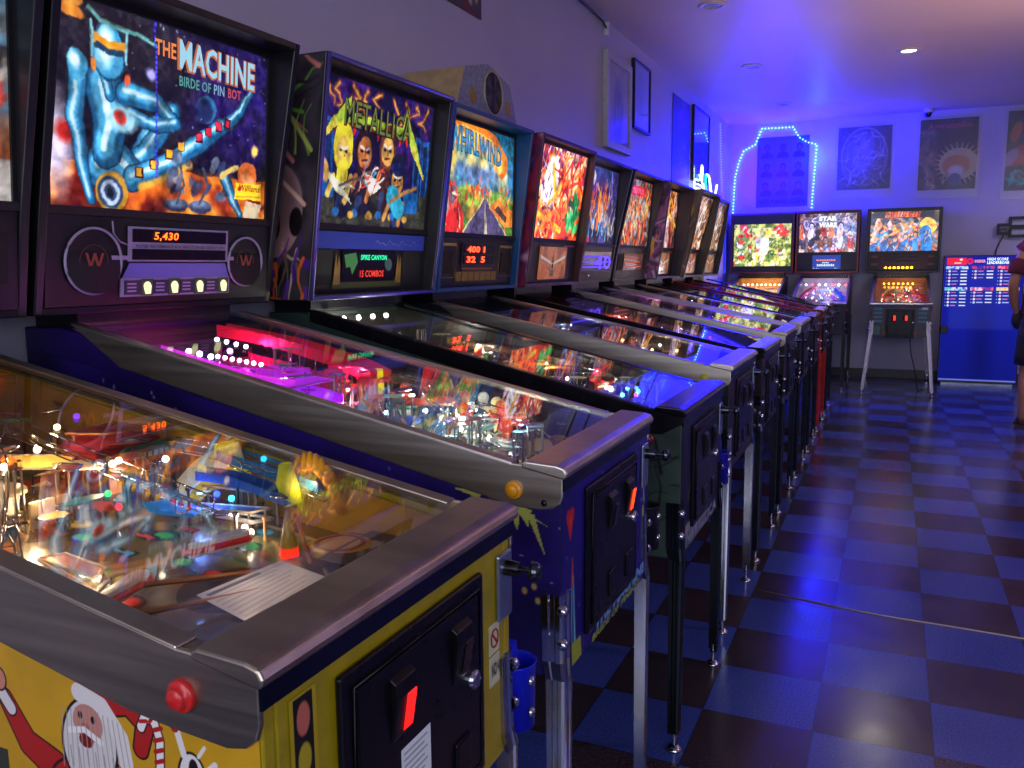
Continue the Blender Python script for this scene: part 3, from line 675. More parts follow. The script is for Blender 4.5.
def art_metal():
    c = Cv(AR, 170, '191848'); c.cloud(4, ['100c30', '241a60', '3c1c70', '181048'], 2, warp=.2)
    for s_ in range(9):
        R = random.Random(s_); x = .1+s_*.17; y = .95; p = [(x, y)]
        for k in range(5): x += R.uniform(-.07, .09); y -= R.uniform(.0, .06); p.append((x, y))
        c.line(p, .045, 'c85828', a=.8, soft=.03, taper=.02); c.line(p, .018, 'f0b040', taper=.005)
    for x in (.05, .14, 1.30, 1.42): c.rect(x, .2, x+.10, .72, '1858a0'); c.rect(x+.02, .25, x+.08, .68, '0c2858')
    c.rect(0, 0, AR, .27, '2a2c26'); c.cloud(6, ['1e201c', '34362c', '404030'], 4, mask=(c.Y < .27)*1.)
    for y in (.3,): c.rect(.1, .2, .45, .3, '1860a8'); c.rect(.95, .14, 1.4, .3, '1860a8')
    # winged lettering backing
    c.poly([(.04, .52), (.42, .93), (.44, .80), (1.10, .78), (1.14, .95), (1.50, .36), (1.20, .66), (1.05, .66), (.45, .70), (.30, .66)], '5a2418')
    c.poly([(.06, .53), (.41, .90), (.43, .79), (1.11, .77), (1.14, .92), (1.47, .42), (1.19, .68), (1.05, .68), (.45, .72), (.30, .68)], 'a8c838')
    c.poly([(.06, .53), (.24, .74), (.30, .68)], 'e8e040'); c.poly([(1.28, .66), (1.47, .40), (1.24, .62)], 'e0d848')
    for k in range(9): c.poly([(.34+k*.1, .70), (.40+k*.1, .70), (.37+k*.1, .62)], 'd02818')
    # four cartoon musicians
    def body(x, y, top, skin, hair, dx=0):
        c.line([(x, y-.1), (x+dx, y-.36)], .19, top); c.line([(x+dx-.04, y-.34), (x+dx-.07, .12)], .07, '283860', taper=.04); c.line([(x+dx+.04, y-.34), (x+dx+.08, .10)], .07, '181c30', taper=.04)
        c.ell(x+dx-.08, .10, .04, .03, '2868a8'); c.ell(x+dx+.1, .09, .04, .03, 'c89838')
        c.head(x, y, .115, skin, hair, hl=1.2); c.line([(x-.05, y+.03), (x-.015, y+.015)], .016, 'f0f0e0'); c.line([(x+.05, y+.03), (x+.015, y+.015)], .016, 'f0f0e0'); c.line([(x-.1, y-.18), (x-.16, y-.30)], .05, skin); c.line([(x+.1, y-.18), (x+.05, y-.34)], .05, skin)
    body(.62, .54, '201820', 'c87838', '2a1410'); body(.92, .58, '402018', 'd0a048', '603018'); body(.36, .52, '101020', 'e0b850', 'f4e428', .03)
    c.ell(.36, .36, .06, .12, 'f0e030'); body(1.08, .38, '101838', 'c08840', '101828', .04)
    c.ell(1.08, .455, .10, .05, '182050'); c.line([(1.02, .26), (1.12, .16)], .16, '30a8c8')
    c.poly([(.08, .42), (.30, .24), (.50, .16), (.38, .26), (.52, .28), (.34, .31)], 'e8ecc8'); c.line([(.35, .28), (.75, .42)], .02, '705040')
    c.poly([(.60, .40), (.72, .24), (.86, .30), (.78, .36)], 'd8e0d0'); c.strokes(14, ['e04830', 'f0f0e0', '50a0c0'], 7, .02, .14, (.6, .3, .9, .5))
    c.line([(1.0, .22), (1.36, .34)], .03, 'a87838'); c.ell(.15, .38, .05, .09, 'd8a848', rot=.3)
    return c
def art_whirl():
    c = Cv(AR, 170, '1c6478'); c.grad('3c98a0', '0e4c6c', .5, 1)
    c.cloud(3, ['1c4c88', '4888b8', 'a8b8c0', '3c70a8', 'd8c890'], 11, .25, .75, mask=np.clip(1-np.abs(c.Y-.60)/.28, 0, 1), warp=.4)
    for q in (-1, 1): c.ell(.72+q*.12, .66, .10, .075, 'e8d880', soft=.06)
    c.ell(.74, .80, .2, .06, 'f0d060', soft=.08); c.ell(.74, .56, .34, .07, '6888b8', soft=.06); c.ell(1.30, .58, .10, .16, 'c8d0a0', soft=.08); c.ell(.2, .7, .12, .12, 'e8c850', soft=.1)
    c.line([(.08, .64), (.10, .90)], .16, 'f08828'); c.line([(.08, .88), (.5, .93), (1.05, .85), (1.26, .70)], .24, 'f08020', taper=.26); c.line([(.10, .86), (.5, .89), (1.02, .81), (1.18, .70)], .15, 'f8b858', taper=.2)
    c.grad('58702c', '3c7840', 0, .36); c.cloud(4, ['88a030', '40782c', 'c87830', '309048'], 8, mask=np.clip((.40-c.Y)/.06, 0, 1))
    c.ell(.55, .36, .24, .09, '98b838', soft=.03); c.ell(1.2, .30, .26, .14, '78b040', soft=.03); c.strokes(26, ['f07828', 'd84820', 'f0b050'], 4, .035, .12, (.5, .33, 1.5, .46))
    c.poly([(.42, 0), (.86, .34), (.94, .34), (1.42, 0)], '4c4468'); c.poly([(.9, .33), (.89, 0), (.97, 0)], 'a09880'); c.line([(.42, 0), (.86, .34)], .02, 'c8b068'); c.line([(1.42, 0), (.95, .34)], .02, 'c8b068')
    c.poly([(.98, .28), (1.36, .10), (1.54, .12), (1.54, .26), (1.2, .36)], 'f08828'); c.poly([(1.1, .26), (1.38, .14), (1.4, .2), (1.2, .3)], '503828')
    c.poly([(0, .62), (.30, .40), (.46, .16), (.44, 0), (0, 0)], 'd82418'); c.ell(.26, .34, .09, .12, 'f05040', rot=.2); c.ell(.26, .34, .06, .09, '586878', rot=.2); c.strokes(20, ['f89030', 'f8d8b0', '8c1010', 'e83828'], 6, .03, .18, (0, 0, .4, .4))
    c.ell(.10, .26, .08, .1, 'b8b8c0', soft=.05)
    return c
def art_swirl(seed, cols, n=120, A=AR, bg='180808', st=60, hot=None, sc=3.5, w=.04):
    c = Cv(A, n, bg); c.cloud(sc, cols, seed, warp=.5); c.strokes(st, cols, seed+1, w, .35); c.strokes(st//2, cols[::-1], seed+2, w*.5, .2)
    if hot:
        for (x, y, rx, ry, k) in hot: c.ell(x, y, rx, ry, k, soft=.05)
    c.strokes(st, ['101010', cols[0]], seed+3, .012, .2)
    return c
def art_fire(): 
    c = art_swirl(31, ['5c1010', 'e03818', 'f88028', 'f8e0b0', '702050'], hot=[(.5, .62, .20, .28, 'f8f0e8')])
    c.strokes(30, ['f8f4ff', 'b8a0e0', '602880'], 3, .03, .2, (0, .45, .7, 1)); c.line([(.5, .8), (.66, .5), (.82, .62), (.75, .75)], .08, 'f8b840'); c.line([(.7, .5), (.5, .4)], .06, 'f89830')
    c.strokes(26, ['e83010', 'f86020', 'a01010'], 8, .06, .3, (.8, .4, 1.5, 1)); c.blobs(24, ['188848', '38b860', '105030'], 3, (.02, .06), (1.1, .12, 1.45, .5))
    c.line([(.2, .28), (.95, .12)], .07, 'f8b020'); c.strokes(20, ['f87820', 'd82818'], 12, .05, .2, (0, 0, .9, .25)); return c
def art_purp():
    c = Cv(AR, 110, '241848'); c.cloud(3, ['1c1440', '34286c', '2c4480', '141030'], 21, warp=.4); c.ell(.45, .78, .2, .2, '4c2c90', soft=.08); c.ell(.5, .85, .08, .1, 'd8d0c0'); c.line([(.5, .7), (.45, .55)], .12, '382050')
    c.strokes(40, ['e87020', 'f8a838', 'c04018'], 5, .05, .3, (.5, .2, 1.2, .6), pi/2); c.strokes(26, ['50a8d0', '2870a8', '88c8e0'], 6, .03, .25, (0, .05, 1.2, .35), pi/2)
    c.strokes(14, ['e088a0', '903060'], 7, .03, .3, (.05, .3, .4, .6), pi/2); c.strokes(14, ['c8c0a0', '404858'], 9, .03, .3, (1.1, .05, 1.5, .5), pi/2); c.rect(.03, .02, .5, .08, 'c81848'); c.line([(1.25, .95), (1.3, .7), (1.2, .5)], .02, '8888e8'); return c
def art_orange():
    c = Cv(AR, 110, '302028'); c.cloud(4, ['502018', '90908c', '383038', 'c85020'], 41, warp=.3); c.strokes(60, ['e85018', 'f89040', 'b83010', 'f8c070'], 5, .06, .4, (.1, .05, 1.4, .65), pi/2)
    c.strokes(20, ['486878', '90a8a8'], 8, .04, .25, (.2, .35, 1.2, .7)); c.rect(.28, .76, 1.15, .90, 'd81830'); c.rect(.32, .79, 1.1, .87, 'f04858'); c.cloud(9, ['b01020', 'f86070'], 2, mask=((c.Y > .79) & (c.Y < .87) & (c.X > .32) & (c.X < 1.1))*.8); return c
def art_white():
    c = Cv(AR, 100, '3c2030'); c.cloud(4, ['281828', 'a04028', 'd0b8c0', '504070'], 51, warp=.4); c.strokes(40, ['f8a030', 'f8e070', 'e86820'], 5, .06, .3, (.5, .4, 1.4, 1)); c.strokes(30, ['f8f0f8', 'd8b8d0', 'c04038'], 7, .05, .3, (.1, .05, .9, .7)); c.ell(.8, .45, .16, .12, 'ffffff', soft=.1); return c
def art_band():
    c = Cv(AR, 100, '2c2018'); c.cloud(4, ['40281c', '8c5c38', 'd8a878', '5c3c30', 'f0d8c0'], 61, warp=.4); c.strokes(40, ['f0e0d0', 'c06838', '402018'], 5, .05, .3); return c
def art_green():
    c = Cv(1.6, 120, '788828'); c.cloud(4, ['506820', 'a8b838', 'd8d860', '688830'], 71, warp=.3); c.ell(.8, .52, .2, .3, 'e8e8a0'); c.ell(.8, .52, .13, .2, 'f4f4d0'); c.ell(.75, .22, .12, .14, 'e8e8b0')
    c.rect(.5, .66, 1.35, .90, 'c8d058'); c.strokes(70, ['f0f0a0', 'f0c838', 'b8d048', '38602c', '283818'], 5, .025, .16); c.blobs(26, ['e03820', 'f04828', 'c82818', 'f0e8c0', 'f0c020'], 9, (.02, .06)); c.blobs(6, ['d82818'], 12, (.03, .05), (.2, .7, .5, .95)); c.blobs(6, ['e84028'], 13, (.03, .05), (1.1, .75, 1.4, .95))
    c.blobs(20, ['f8f8d8', 'e8f0a0'], 14, (.02, .04), (0, .05, 1.6, .45)); c.stars(50, 'fffff0', 4, .01); return c
def art_space():
    c = Cv(1.6, 120, '28303c'); c.cloud(4, ['30282c', '9c7858', '403844', 'd8c8b8', '586478'], 81, warp=.3)
    R = random.Random(4)
    for i in range(17):
        x, y = .1+(i % 6)*.27+R.uniform(-.05, .05), .18+(i//6)*.26+R.uniform(-.04, .04); k = R.choice(['e8e8e8', 'c87838', '684028', 'f0d8b0', '383c48', 'b83020']); c.line([(x, y-.08), (x+R.uniform(-.05, .05), y-.24)], .16, k); c.head(x, y, .075, R.choice(['e8b888', 'c89068', 'd8d8d8', '8c5c38']), R.choice(['302018', '704828', 'e8e0d0', '101014']))
    c.line([(.05, .9), (.12, .3)], .022, 'f04030'); c.line([(1.5, .85), (1.45, .3)], .02, '60a0f0'); c.strokes(20, ['f8f8f8', 'f0a040', '282c38'], 6, .02, .14); c.rect(.55, .66, 1.1, .93, '586878', a=.6); return c
def art_brawl():
    c = Cv(1.6, 130, '282018'); c.cloud(4, ['402818', '88a8b8', 'd87030', '303848'], 91, warp=.3); c.rect(.05, .82, 1.5, 1, '181420')
    R = random.Random(8)
    for i in range(12):
        x, y = .12+(i % 6)*.24, .55-(i//6)*.2+R.uniform(-.06, .06); c.line([(x, y-.06), (x+R.uniform(-.15, .15), y-.3)], .15, R.choice(['2868a8', '4898d0', 'e8e0d0', 'd05828', '184878'])); c.line([(x-.1, y-.1), (x+.1, y+.05)], .05, 'e0a070'); c.head(x, y, .06, 'e8b080', R.choice(['201814', 'e8c050', '703818']))
    for k in range(12): c.poly([(.34+k*.07, .84), (.39+k*.07, .84), (.41+k*.07, .97), (.36+k*.07, .97)], ['f05820', 'f87838', 'e04010'][k % 3]); c.rect(.33+k*.07, .84+.05*(k % 2), .40+k*.07, .865+.05*(k % 2), 'f06028')
    c.ell(1.35, .62, .2, .2, 'f0c048'); c.line([(1.3, .5), (1.35, .05)], .26, '2c80c0'); c.line([(.2, .78), (.05, .3)], .1, 'f0c8a0'); c.ell(.22, .66, .07, .09, 'e89858')
    c.blobs(12, ['e8a030', 'f0e8e0'], 5, (.03, .05), (.2, .5, 1.2, .7)); c.strokes(24, ['f0d0a0', 'c83820', '183050'], 3, .025, .16); return c
def art_blue_left():
    c = Cv(AR, 60, '3c5468'); c.grad('b0602c', '4c6070', .25, .45); c.grad('787060', 'c05c20', 0, .25); c.cloud(4, ['28404c', '58788c', '887c70', '304858'], 101, mask=(c.Y > .4)*.8); c.rect(0, .6, AR, .68, '28282c')
    c.ell(1.38, .5, .12, .12, 'b82018'); c.strokes(30, ['1c2830', 'c8b8a0', '30485c'], 4, .012, .2); c.poly([(.9, 0), (1.54, 0), (1.54, .2), (1.1, .16)], 'c8c8b8'); return c

def pf_art(seed, cols, fig=None, n=220):
    A = .467*1.0; c = Cv(A, n, cols[0]); c.cloud(7, cols, seed, warp=.15); c.strokes(46, cols, seed+1, .02, .14); R = random.Random(seed)
    if fig: fig(c)
    # lane lines, inserts, arrows
    for k in range(16):
        x, y = R.uniform(.06, A-.06), R.uniform(.2, .9); q = R.uniform(.010, .016); k_ = R.choice(['f0e060', 'f04030', '50c0f0', 'f0f0f0', '50d070', 'f08830'])
        c.ell(x, y, q*1.3, q*1.3, '101010'); c.ell(x, y, q, q, k_)
    for k in range(5):
        x = .12+k*.055; y = .35+.02*(k % 2); c.poly([(x-.01, y), (x+.01, y), (x, y+.045)], '101010'); c.poly([(x-.007, y+.004), (x+.007, y+.004), (x, y+.036)], R.choice(['f0d040', 'f05040', '60d0f0']))
    c.line([(A-.045, .1), (A-.045, .9)], .004, 'e0e0e0'); c.line([(.03, .12), (.03, .45)], .004, 'c0c0c0')
    c.rect(A-.04, .0, A, .8, '5c3c28', a=.7); return c

# ------------------------------------------------------------------ speaker panels
def quad(s, u0, v0, u1, v1, e=.0):
    a = s.SP(u0, v0); b = s.SP(u1, v0); c = s.SP(u1, v1); d = s.SP(u0, v1)
    return [(p[0]+e, p[1], p[2]) for p in (a, b, c, d)]
def plate(s, name, u0, v0, u1, v1, m, e=.002, par=None, t=.003):
    q = quad(s, u0, v0, u1, v1, e); k = [(p[0]-t, p[1], p[2]) for p in q]
    o = MB().add(q+k, [(0, 1, 2, 3), (7, 6, 5, 4), (0, 4, 5, 1), (1, 5, 6, 2), (2, 6, 7, 3), (3, 7, 4, 0)]).build(name, m, par or s.R); return o
def stext(s, txt, u0, v0, u1, v1, m, name='lettering', par=None, e=.003, **k):
    a, b, d = [np.array(s.SP(*p)) for p in ((u0, v0), (u1, v0), (u0, v1))]
    return text_on(name, txt, a, b-a, d-a, m, par or s.R, off=e, **k)
def btext(s, txt, pts, m, name='title_lettering', lift=0, **k):
    a, b, d = [np.array(s.BP(*p)) for p in pts]
    return text_on(name, txt, a, b-a, d-a, m, s.R, off=.002+lift, **k)
def ringdisc(s, u, v, r, rr, m, name='speaker_grille', par=None, e=.004):
    p = s.SP(u, v); M_ = MB(); n = 36; vs = []
    M_.tube([(p[0]+e-.12*0+.12*r*sin(t), p[1]+r*cos(t), p[2]+r*sin(t)) for t in np.linspace(0, 2*pi, n, endpoint=False)], rr, 6, closed=True)
    return M_.build(name, m, par or s.R)
GREY = mat('grey_screen_print', '8f8ea6', .4); GOLD = mat('gold_print', 'b08c3c', .4); DK = mat('display_glass_dark', '140a10', .15)
def spk_bride(s):
    for u in (.165, .865):
        r = .072 if u < .5 else .064
        p = s.SP(u, .5); g = MB().lathe([(.0001, .003), (r-.004, .003), (r, 0)], (p[0]+.0005, p[1], p[2]), (1, 0, .12), 36).build('speaker_grille', mat('speaker_cloth', '121016', .8), s.R)
        ringdisc(s, u, .5, r, .0032, GREY, 'speaker_ring', g)
        ringdisc(s, u, .5, r*.5, .001, mat('rust_print', '4c2818', .5), 'speaker_inner_ring', g)
        w = .036; stext(s, 'W', u-w, .40, u+w, .60, mat('rust_letter', '7c3c20', .5), 'emblem_letter', g, e=.006, bold=.03)
    f = plate(s, 'score_display', .30, .50, .765, .93, GREY, .003)
    plate(s, 'display_window', .315, .74, .75, .90, DK, .006, f); plate(s, 'display_window', .315, .52, .75, .655, DK, .006, f)
    stext(s, '5,430', .40, .765, .51, .875, emit('score_orange', 'ff5a14', 5), 'score_digits', f, e=.009, bold=.01, shear=.12)
    stext(s, 'PLAYER PERFORMANCE BIOS AND STORAGE DISPLAY UNIT', .325, .675, .745, .715, M_blk, 'display_caption', f, e=.0075)
    for a, b in ((.235, .30), (.765, .80)):
        plate(s, 'screen_print_bar', a, .52, b, .57, GREY, .003)
    t = MB().tube([(lambda p: (p[0]+.003, p[1], p[2]))(s.SP(u, v)) for u, v in ((.235, .98), (.24, .84), (.265, .74), (.30, .70))], .002, 5); t.build('screen_print_pipe', GREY, s.R)
    q = MB(); a, b, c, d = s.SP(.275, .29), s.SP(.775, .29), s.SP(.755, .48), s.SP(.305, .48)
    q.add([(p[0]+.003, p[1], p[2]) for p in (a, b, c, d)], [(0, 1, 2, 3)]); K = q.build('score_console', mat('lavender_print', '5a5aa8', .35, emit='5a5aa8', es=.12, var=0), s.R)
    plate(s, 'console_row', .27, .06, .78, .29, GREY, .003, K); 
    for i in range(4):
        u = .285+i*.122; plate(s, 'console_cell', u, .085, u+.065, .265, mat('console_dark', '2c2a48', .4), .006, K)
        for j in range(3): plate(s, 'console_text_bar', u+.008, .12+j*.045, u+.045, .14+j*.045, mat('console_ink', '9c9ab8', .5), .0075, K, .001)
        plate(s, 'console_lamp_backing', u+.068, .07, u+.118, .28, emit('mask_bg', '585848', .25), .0065, K)
        p = s.SP(u+.093, .175); hd = MB(); hd.lathe([(.0001, .003), (.008, .002), (.0115, 0)], (p[0]+.007, p[1], p[2]+.004), (1, 0, 0), 16)
        hd.prism([(p[1]-.0115, p[2]+.004), (p[1]-.007, p[2]-.016), (p[1]+.007, p[2]-.016), (p[1]+.0115, p[2]+.004)], p[0]+.006, p[0]+.0085, 'x')
        hd.build('console_lamp', emit('mask', 'f0f0b8', 1.3), K)
def spk_metal(s):
    blue = mat('blue_print', '2c3c9c', .4, emit='2c3c9c', es=.12, var=0)
    plate(s, 'blue_banner', .02, .72, .98, 1.0, blue, .0015)
    sq = [s.SP(.52+.40*t, .84+.05*sin(t*34)*cos(t*11)) for t in np.linspace(0, 1, 60)]
    MB().tube([(p[0]+.003, p[1], p[2]) for p in sq], .0011, 5).build('banner_script', mat('pale_ink', '8088c8', .5), s.R)
    for u in (.02, .78): plate(s, 'speaker_grille', u, .12, u+.17, .70, mat('speaker_cloth', '121016', .8), .002)
    g = plate(s, 'olive_border', .20, .05, .77, .18, mat('olive_print', '3c4418', .5), .0015)
    for u in (.20, .715):
        m = MB(); a = [s.SP(u+x, y) for x, y in ((0, .12), (.055, .12), (.05, .45), (.038, .62), (.03, .4), (.015, .66), (.008, .4))]; m.add([(p[0]+.003, p[1], p[2]) for p in a], [tuple(range(7))]); m.build('flame_print', mat('flame_print', '8c6c28', .5), s.R)
    d = plate(s, 'score_display', .26, .16, .70, .70, DK, .004)
    m = MB(); a = [s.SP(*q) for q in ((.27, .62), (.36, .66), (.38, .50), (.34, .28), (.32, .42), (.29, .40))]; m.add([(p[0]+.006, p[1], p[2]) for p in a], [tuple(range(6))]); m.build('display_figure', emit('dmd_green', '509850', .5), d)
    p = s.SP(.64, .46); MB().lathe([(.0001, .001), (.016, .001), (.022, 0)], (p[0]+.006, p[1], p[2]), (1, 0, 0), 18).build('display_figure', emit('dmd_skull', '486868', .5), d)
    stext(s, 'SPIKE CANYON', .40, .54, .62, .63, emit('dmd_teal', '28e8a0', 1.6), 'display_line', d, e=.007, bold=.03)
    stext(s, '15 COMBOS', .40, .24, .60, .36, emit('dmd_red', 'e83828', 1.3), 'display_line', d, e=.007, bold=.02)
def spk_whirl(s):
    d = plate(s, 'score_display', .28, .42, .72, .92, mat('dark_bezel', '1c1410', .3), .003)
    for v in (.70, .48):
        plate(s, 'display_window', .30, v, .70, v+.18, DK, .006, d)
    stext(s, '400 1', .33, .72, .56, .86, emit('score_red', 'ff4020', 5), 'score_digits', d, e=.009, bold=.03); stext(s, '32  5', .33, .50, .57, .64, emit('score_red', 'ff4020', 5), 'score_digits', d, e=.009, bold=.03)
    plate(s, 'caption_strip', .30, .34, .70, .39, mat('orange_print', '8c5018', .5), .003)
    for i in range(7): plate(s, 'award_card', .23+i*.078, .10, .23+i*.078+.066, .30, mat('gold_dim', '8c6c28', .5), .003)
    for u in (.03, .79):
        t = MB(); q = quad(s, u, .18, u+.18, .86, .003); t.tube(q, .0016, 5, closed=True); t.build('gold_border', GOLD, s.R); plate(s, 'gold_header', u, .84, u+.18, .90, GOLD, .003)
        plate(s, 'speaker_grille', u+.03, .26, u+.15, .74, mat('speaker_slots', '201008', .7), .002)
def spk_card(col='c87838', w=(.25, .78)):
    def f(s):
        c = Cv(1.9, 60, col); c.cloud(3, [col, 'd89050', 'a86030'], 3)
        c.poly([(.85, .1), (.95, .95), (1.05, .1)], '48301c'); c.poly([(.1, .75), (.8, .55), (.9, .45), (.1, .65)], 'e8e4c8'); c.poly([(1.8, .75), (1.1, .55), (1.0, .45), (1.8, .65)], 'e8e4c8'); c.ell(.95, .4, .1, .1, 'e8c898', ring=.015); c.ell(.95, .2, .06, .1, '587040')
        c.panel('art_card', quad(s, w[0], .06, w[1], .92, .004), A_litlow, s.R); plate(s, 'caption_strip', .72, .94, .92, .98, mat('pink_print', 'a04870', .5), .003)
    return f
def spk_dmd(bg, fg, txt=None, w=(.2, .8), st=1.0):
    def f(s):
        d = plate(s, 'score_display', w[0], .25, w[1], .85, mat('dmd_'+bg, bg, .2, emit=bg, es=.6, var=0), .004)
        for k in range(3): plate(s, 'display_row', w[0]+.03, .35+k*.16, w[1]-.05*(k+1), .40+k*.16, emit('dm_'+fg+str(st), fg, st), .006, d, .001)
        if txt: stext(s, txt, w[0]+.38, .3, w[1]-.02, .75, emit('dmt_'+fg, fg, st*1.4), 'display_line', d, e=.0075)
        for u in (.03, .85): plate(s, 'speaker_grille', u, .25, u+.12, .8, mat('speaker_cloth', '121016', .8), .002)
        MB().lathe([(.009, 0), (.008, .004), (.0001, .006)], (s.SP(.4, .1)[0], s.SP(.4, .1)[1], s.SP(.4, .1)[2]), (1, 0, 0), 10).build('panel_lock', M_chrome, s.R)
    return f

ROWX = -.345
def yk(k): return {-2: -1.53, -1: -.784}.get(k, .0258+.7909*k)
blackrail = mat('black_rail', '121116', .25, .3, var=.2); blacklock = mat('black_lockbar', '25242c', .22, .8, var=.1)
# ---- yellow machine, nearest
def fig_yel(c):
    c.cloud(5, ['7c5c30', '4c4028', '909858', '5c3820'], 3, mask=(c.Y > .08)*.8); A = c.A
    c.strokes(40, ['c88850', '5c3c24', 'e0b070', '385868', '784828'], 12, .014, .14, (.05, .1, .40, .7)); c.blobs(16, ['d87828', 'a83020', '306890'], 5, (.01, .02), (.05, .3, .4, .9))
    c.ell(.23, .2, .07, .05, '38281c'); c.rect(0, .75, A, 1, '501c30', a=.7)
Y = Pin('yellow pinball machine with red flipper button and a red-hatted bearded man on its side', (ROWX, yk(-2), 0), hw=.263, bw=.366, gin=.028, gz=.945, rs=.182, glass=glass_mat('reflective_glass', boost=1.7, haze=.004), cab='a08c10', rail='mid', railm=M_steel2, lock=M_steel2,
        btn='c02420', blade='a87c18', box='14131a', art=art_blue_left().tex(), artm=A_litdim, spk=spk_dmd('180808', 'd02818', None, (.2, .5), .8), pf=pf_art(7, ['6c5428', '8c6c30', '50502c', '906038', '403424'], fig_yel),
        door=dict(lit='ff1c18', litc=-.055, off=.085, st=1.6), legm=M_chrome)
Y.plunger(.236); Y.cup('1420c8', 1, .655)
Y.flipper(-.345, -.085, pi+.0-1.3+pi, 'e05018'); Y.flipper(-.345, .095, -1.85+0, 'e02818')
Y.sling(-.37, -.13, 1, 'c85820', .3); Y.sling(-.37, .19, -1, '5868a8', .3)
Y.apron('3a2c1c')
ac = MB(); z = Y.p(-.2)+.0165
A1 = Cv(1.5, 60, 'd8d4d4'); 
for k in range(9): A1.line([(.08, .9-k*.09), (1.35-(k % 3)*.12, .9-k*.09)], .02, '8c8890', a=.8)
A1.rect(.9, .02, 1.4, .09, '8878b8'); A1.rect(.1, .86, 1.0, .93, '605c68')
A1.panel('instruction_card', [(x, y, Y.p(x)+.022) for x, y in ((-.150, -.095), (-.165, .060), (-.250, .066), (-.262, -.075))], A_print, Y.R, thick=.002)
A2 = Cv(2.2, 60, '4a4038'); A2.rect(.04, .06, 2.16, .94, '3a3430'); A2.ell(1.35, .66, .3, .13, '9c9488')
for k in range(11): A2.rect(.45+k*.14, .12+.01*(k % 2), .54+k*.14, .24, 'c8c0b8')
for k in range(6): A2.rect(.35+k*.14, .40, .45+k*.14, .52, '985c5c' if k < 3 else '84789c')
for k in range(3): A2.rect(.75+k*.1, .66, .82+k*.1, .74, 'a8a098')
pl = A2.panel('price_card', [(-.118, .10, .892), (-.118, .232, .892), (-.215, .232, .898), (-.215, .10, .898)], A_print, Y.R, thick=.002)
for (x0, y0, x1, y1) in ((-.30, -.20, -.20, .02), (-.33, -.10, -.24, .05), (-.34, .21, -.22, .09)):
    MB().tube([(x0, y0, Y.p(x0)+.024), (x1, y1, Y.p(x1)+.018)], .0035, 4).build('apron_rail', M_plas('a86838'), Y.R)
dk = MB().lathe([(.0001, .006), (.042, .006), (.05, .003), (.052, 0)], (-.225, .165, Y.p(-.225)+.016), n=30).build('round_emblem', mat('emblem_gold', 'c89020', .35), Y.R)
mm = MB(); mm.lathe([(.030, .0065), (.034, .0075), (.038, .0065)], (-.225, .165, Y.p(-.225)+.016), n=30); mm.build('emblem_ring', mat('emblem_red', '8c3010', .4), dk)
# tall parts
arch = MB(); x0 = -.62; zA = .898; prf = [(.155-.0, zA), (.155, zA+.105), (.165, zA+.112), (.255, zA+.112), (.262, zA+.105), (.262, zA), (.243, zA)]+[(.209+.034*cos(t), zA+.045+.034*sin(t)) for t in np.linspace(0, pi, 9)]+[(.175, zA)]
arch.prism([(y-.02, z) for y, z in prf], x0-.006, x0, 'x'); ao = arch.build('arch_sign', M_plas('2c6848'), Y.R)
for k in range(7): MB().box(x0-.0001, x0+.0008, .150+k*.012, .157+k*.012, zA+.090, zA+.098).build('sign_mark', mat('sign_cream', 'c8d8a8', .5), ao)
at_ = MB().tube([(x0+.002, .189+.036*cos(t), zA+.045+.036*sin(t)) for t in np.linspace(0, pi, 12)], .003, 6); at_.build('arch_rim', M_plas('a8c080'), ao)
rb = MB(); rb.box(-.74, -.66, .12, .245, .90, 1.005); rb.prism([(.11, 1.005), (.1825, 1.030), (.255, 1.005)], -.75, -.65, 'x'); rbo = rb.build('red_house', M_plas('98201c'), Y.R, bevel=.002)
MB().box(-.6595, -.658, .14, .165, .93, .965).box(-.6595, -.658, .195, .22, .93, .965).build('house_window', emit('amber_win', 'ff9848', 1.5), rbo)
rs_ = MB(); pts_ = smooth_path([(-.55, .175, .955), (-.535, .205, .985), (-.50, .225, 1.005), (-.47, .235, 1.015)]); 
rs_.add([(x, y, z-.0) for x, y, z in pts_]+[(x+.02, y+.0, z-.055) for x, y, z in pts_], [(i, i+1, i+1+len(pts_), i+len(pts_)) for i in range(len(pts_)-1)], True)
rso = rs_.build('ribbon_sign', M_litp('d8d0a0', .15), Y.R); rso.modifiers.new('solid', 'SOLIDIFY').thickness = .003
ys = MB(); ys.add([(x+.0155, y+.0, z-.030) for x, y, z in pts_]+[(x+.0235, y+.0, z-.053) for x, y, z in pts_], [(i, i+1, i+1+len(pts_), i+len(pts_)) for i in range(len(pts_)-1)], True); yso = ys.build('yellow_band', M_litp('f0c818', .3), rso); yso.modifiers.new('solid', 'SOLIDIFY').thickness = .002
Y.ramp(smooth_path([(-.30, .232, .07), (-.40, .228, .085), (-.50, .225, .095)], 5), .036, '1878b8', .016, lit=.12)
Y.ramp(smooth_path([(-.33, .19, .05), (-.42, .185, .06), (-.49, .17, .06)], 5), .034, '104a98', .014, lit=.12)
Y.ramp(smooth_path([(-.46, .13, .02), (-.50, .11, .022), (-.54, .13, .02)], 5), .05, '1c80c8', .006, lit=.30)
Y.ramp(smooth_path([(-.62, -.16, .09), (-.74, -.06, .10), (-.86, .06, .105), (-1.0, .16, .10)], 6), .05, 'c87838', .018, lit=.15)
Y.ramp(smooth_path([(-.50, -.22, .07), (-.62, -.20, .09), (-.8, -.18, .10), (-1.05, -.1, .10)], 6), .045, '8c2820', .02, lit=.1)
Y.wire(smooth_path([(-.36, .05, .10), (-.50, .055, .105), (-.66, .06, .105), (-.9, .08, .105)], 8), .028)
Y.wire(smooth_path([(-.30, .235, .05), (-.40, .21, .08), (-.50, .225, .09), (-.58, .20, .085)], 6), .028)
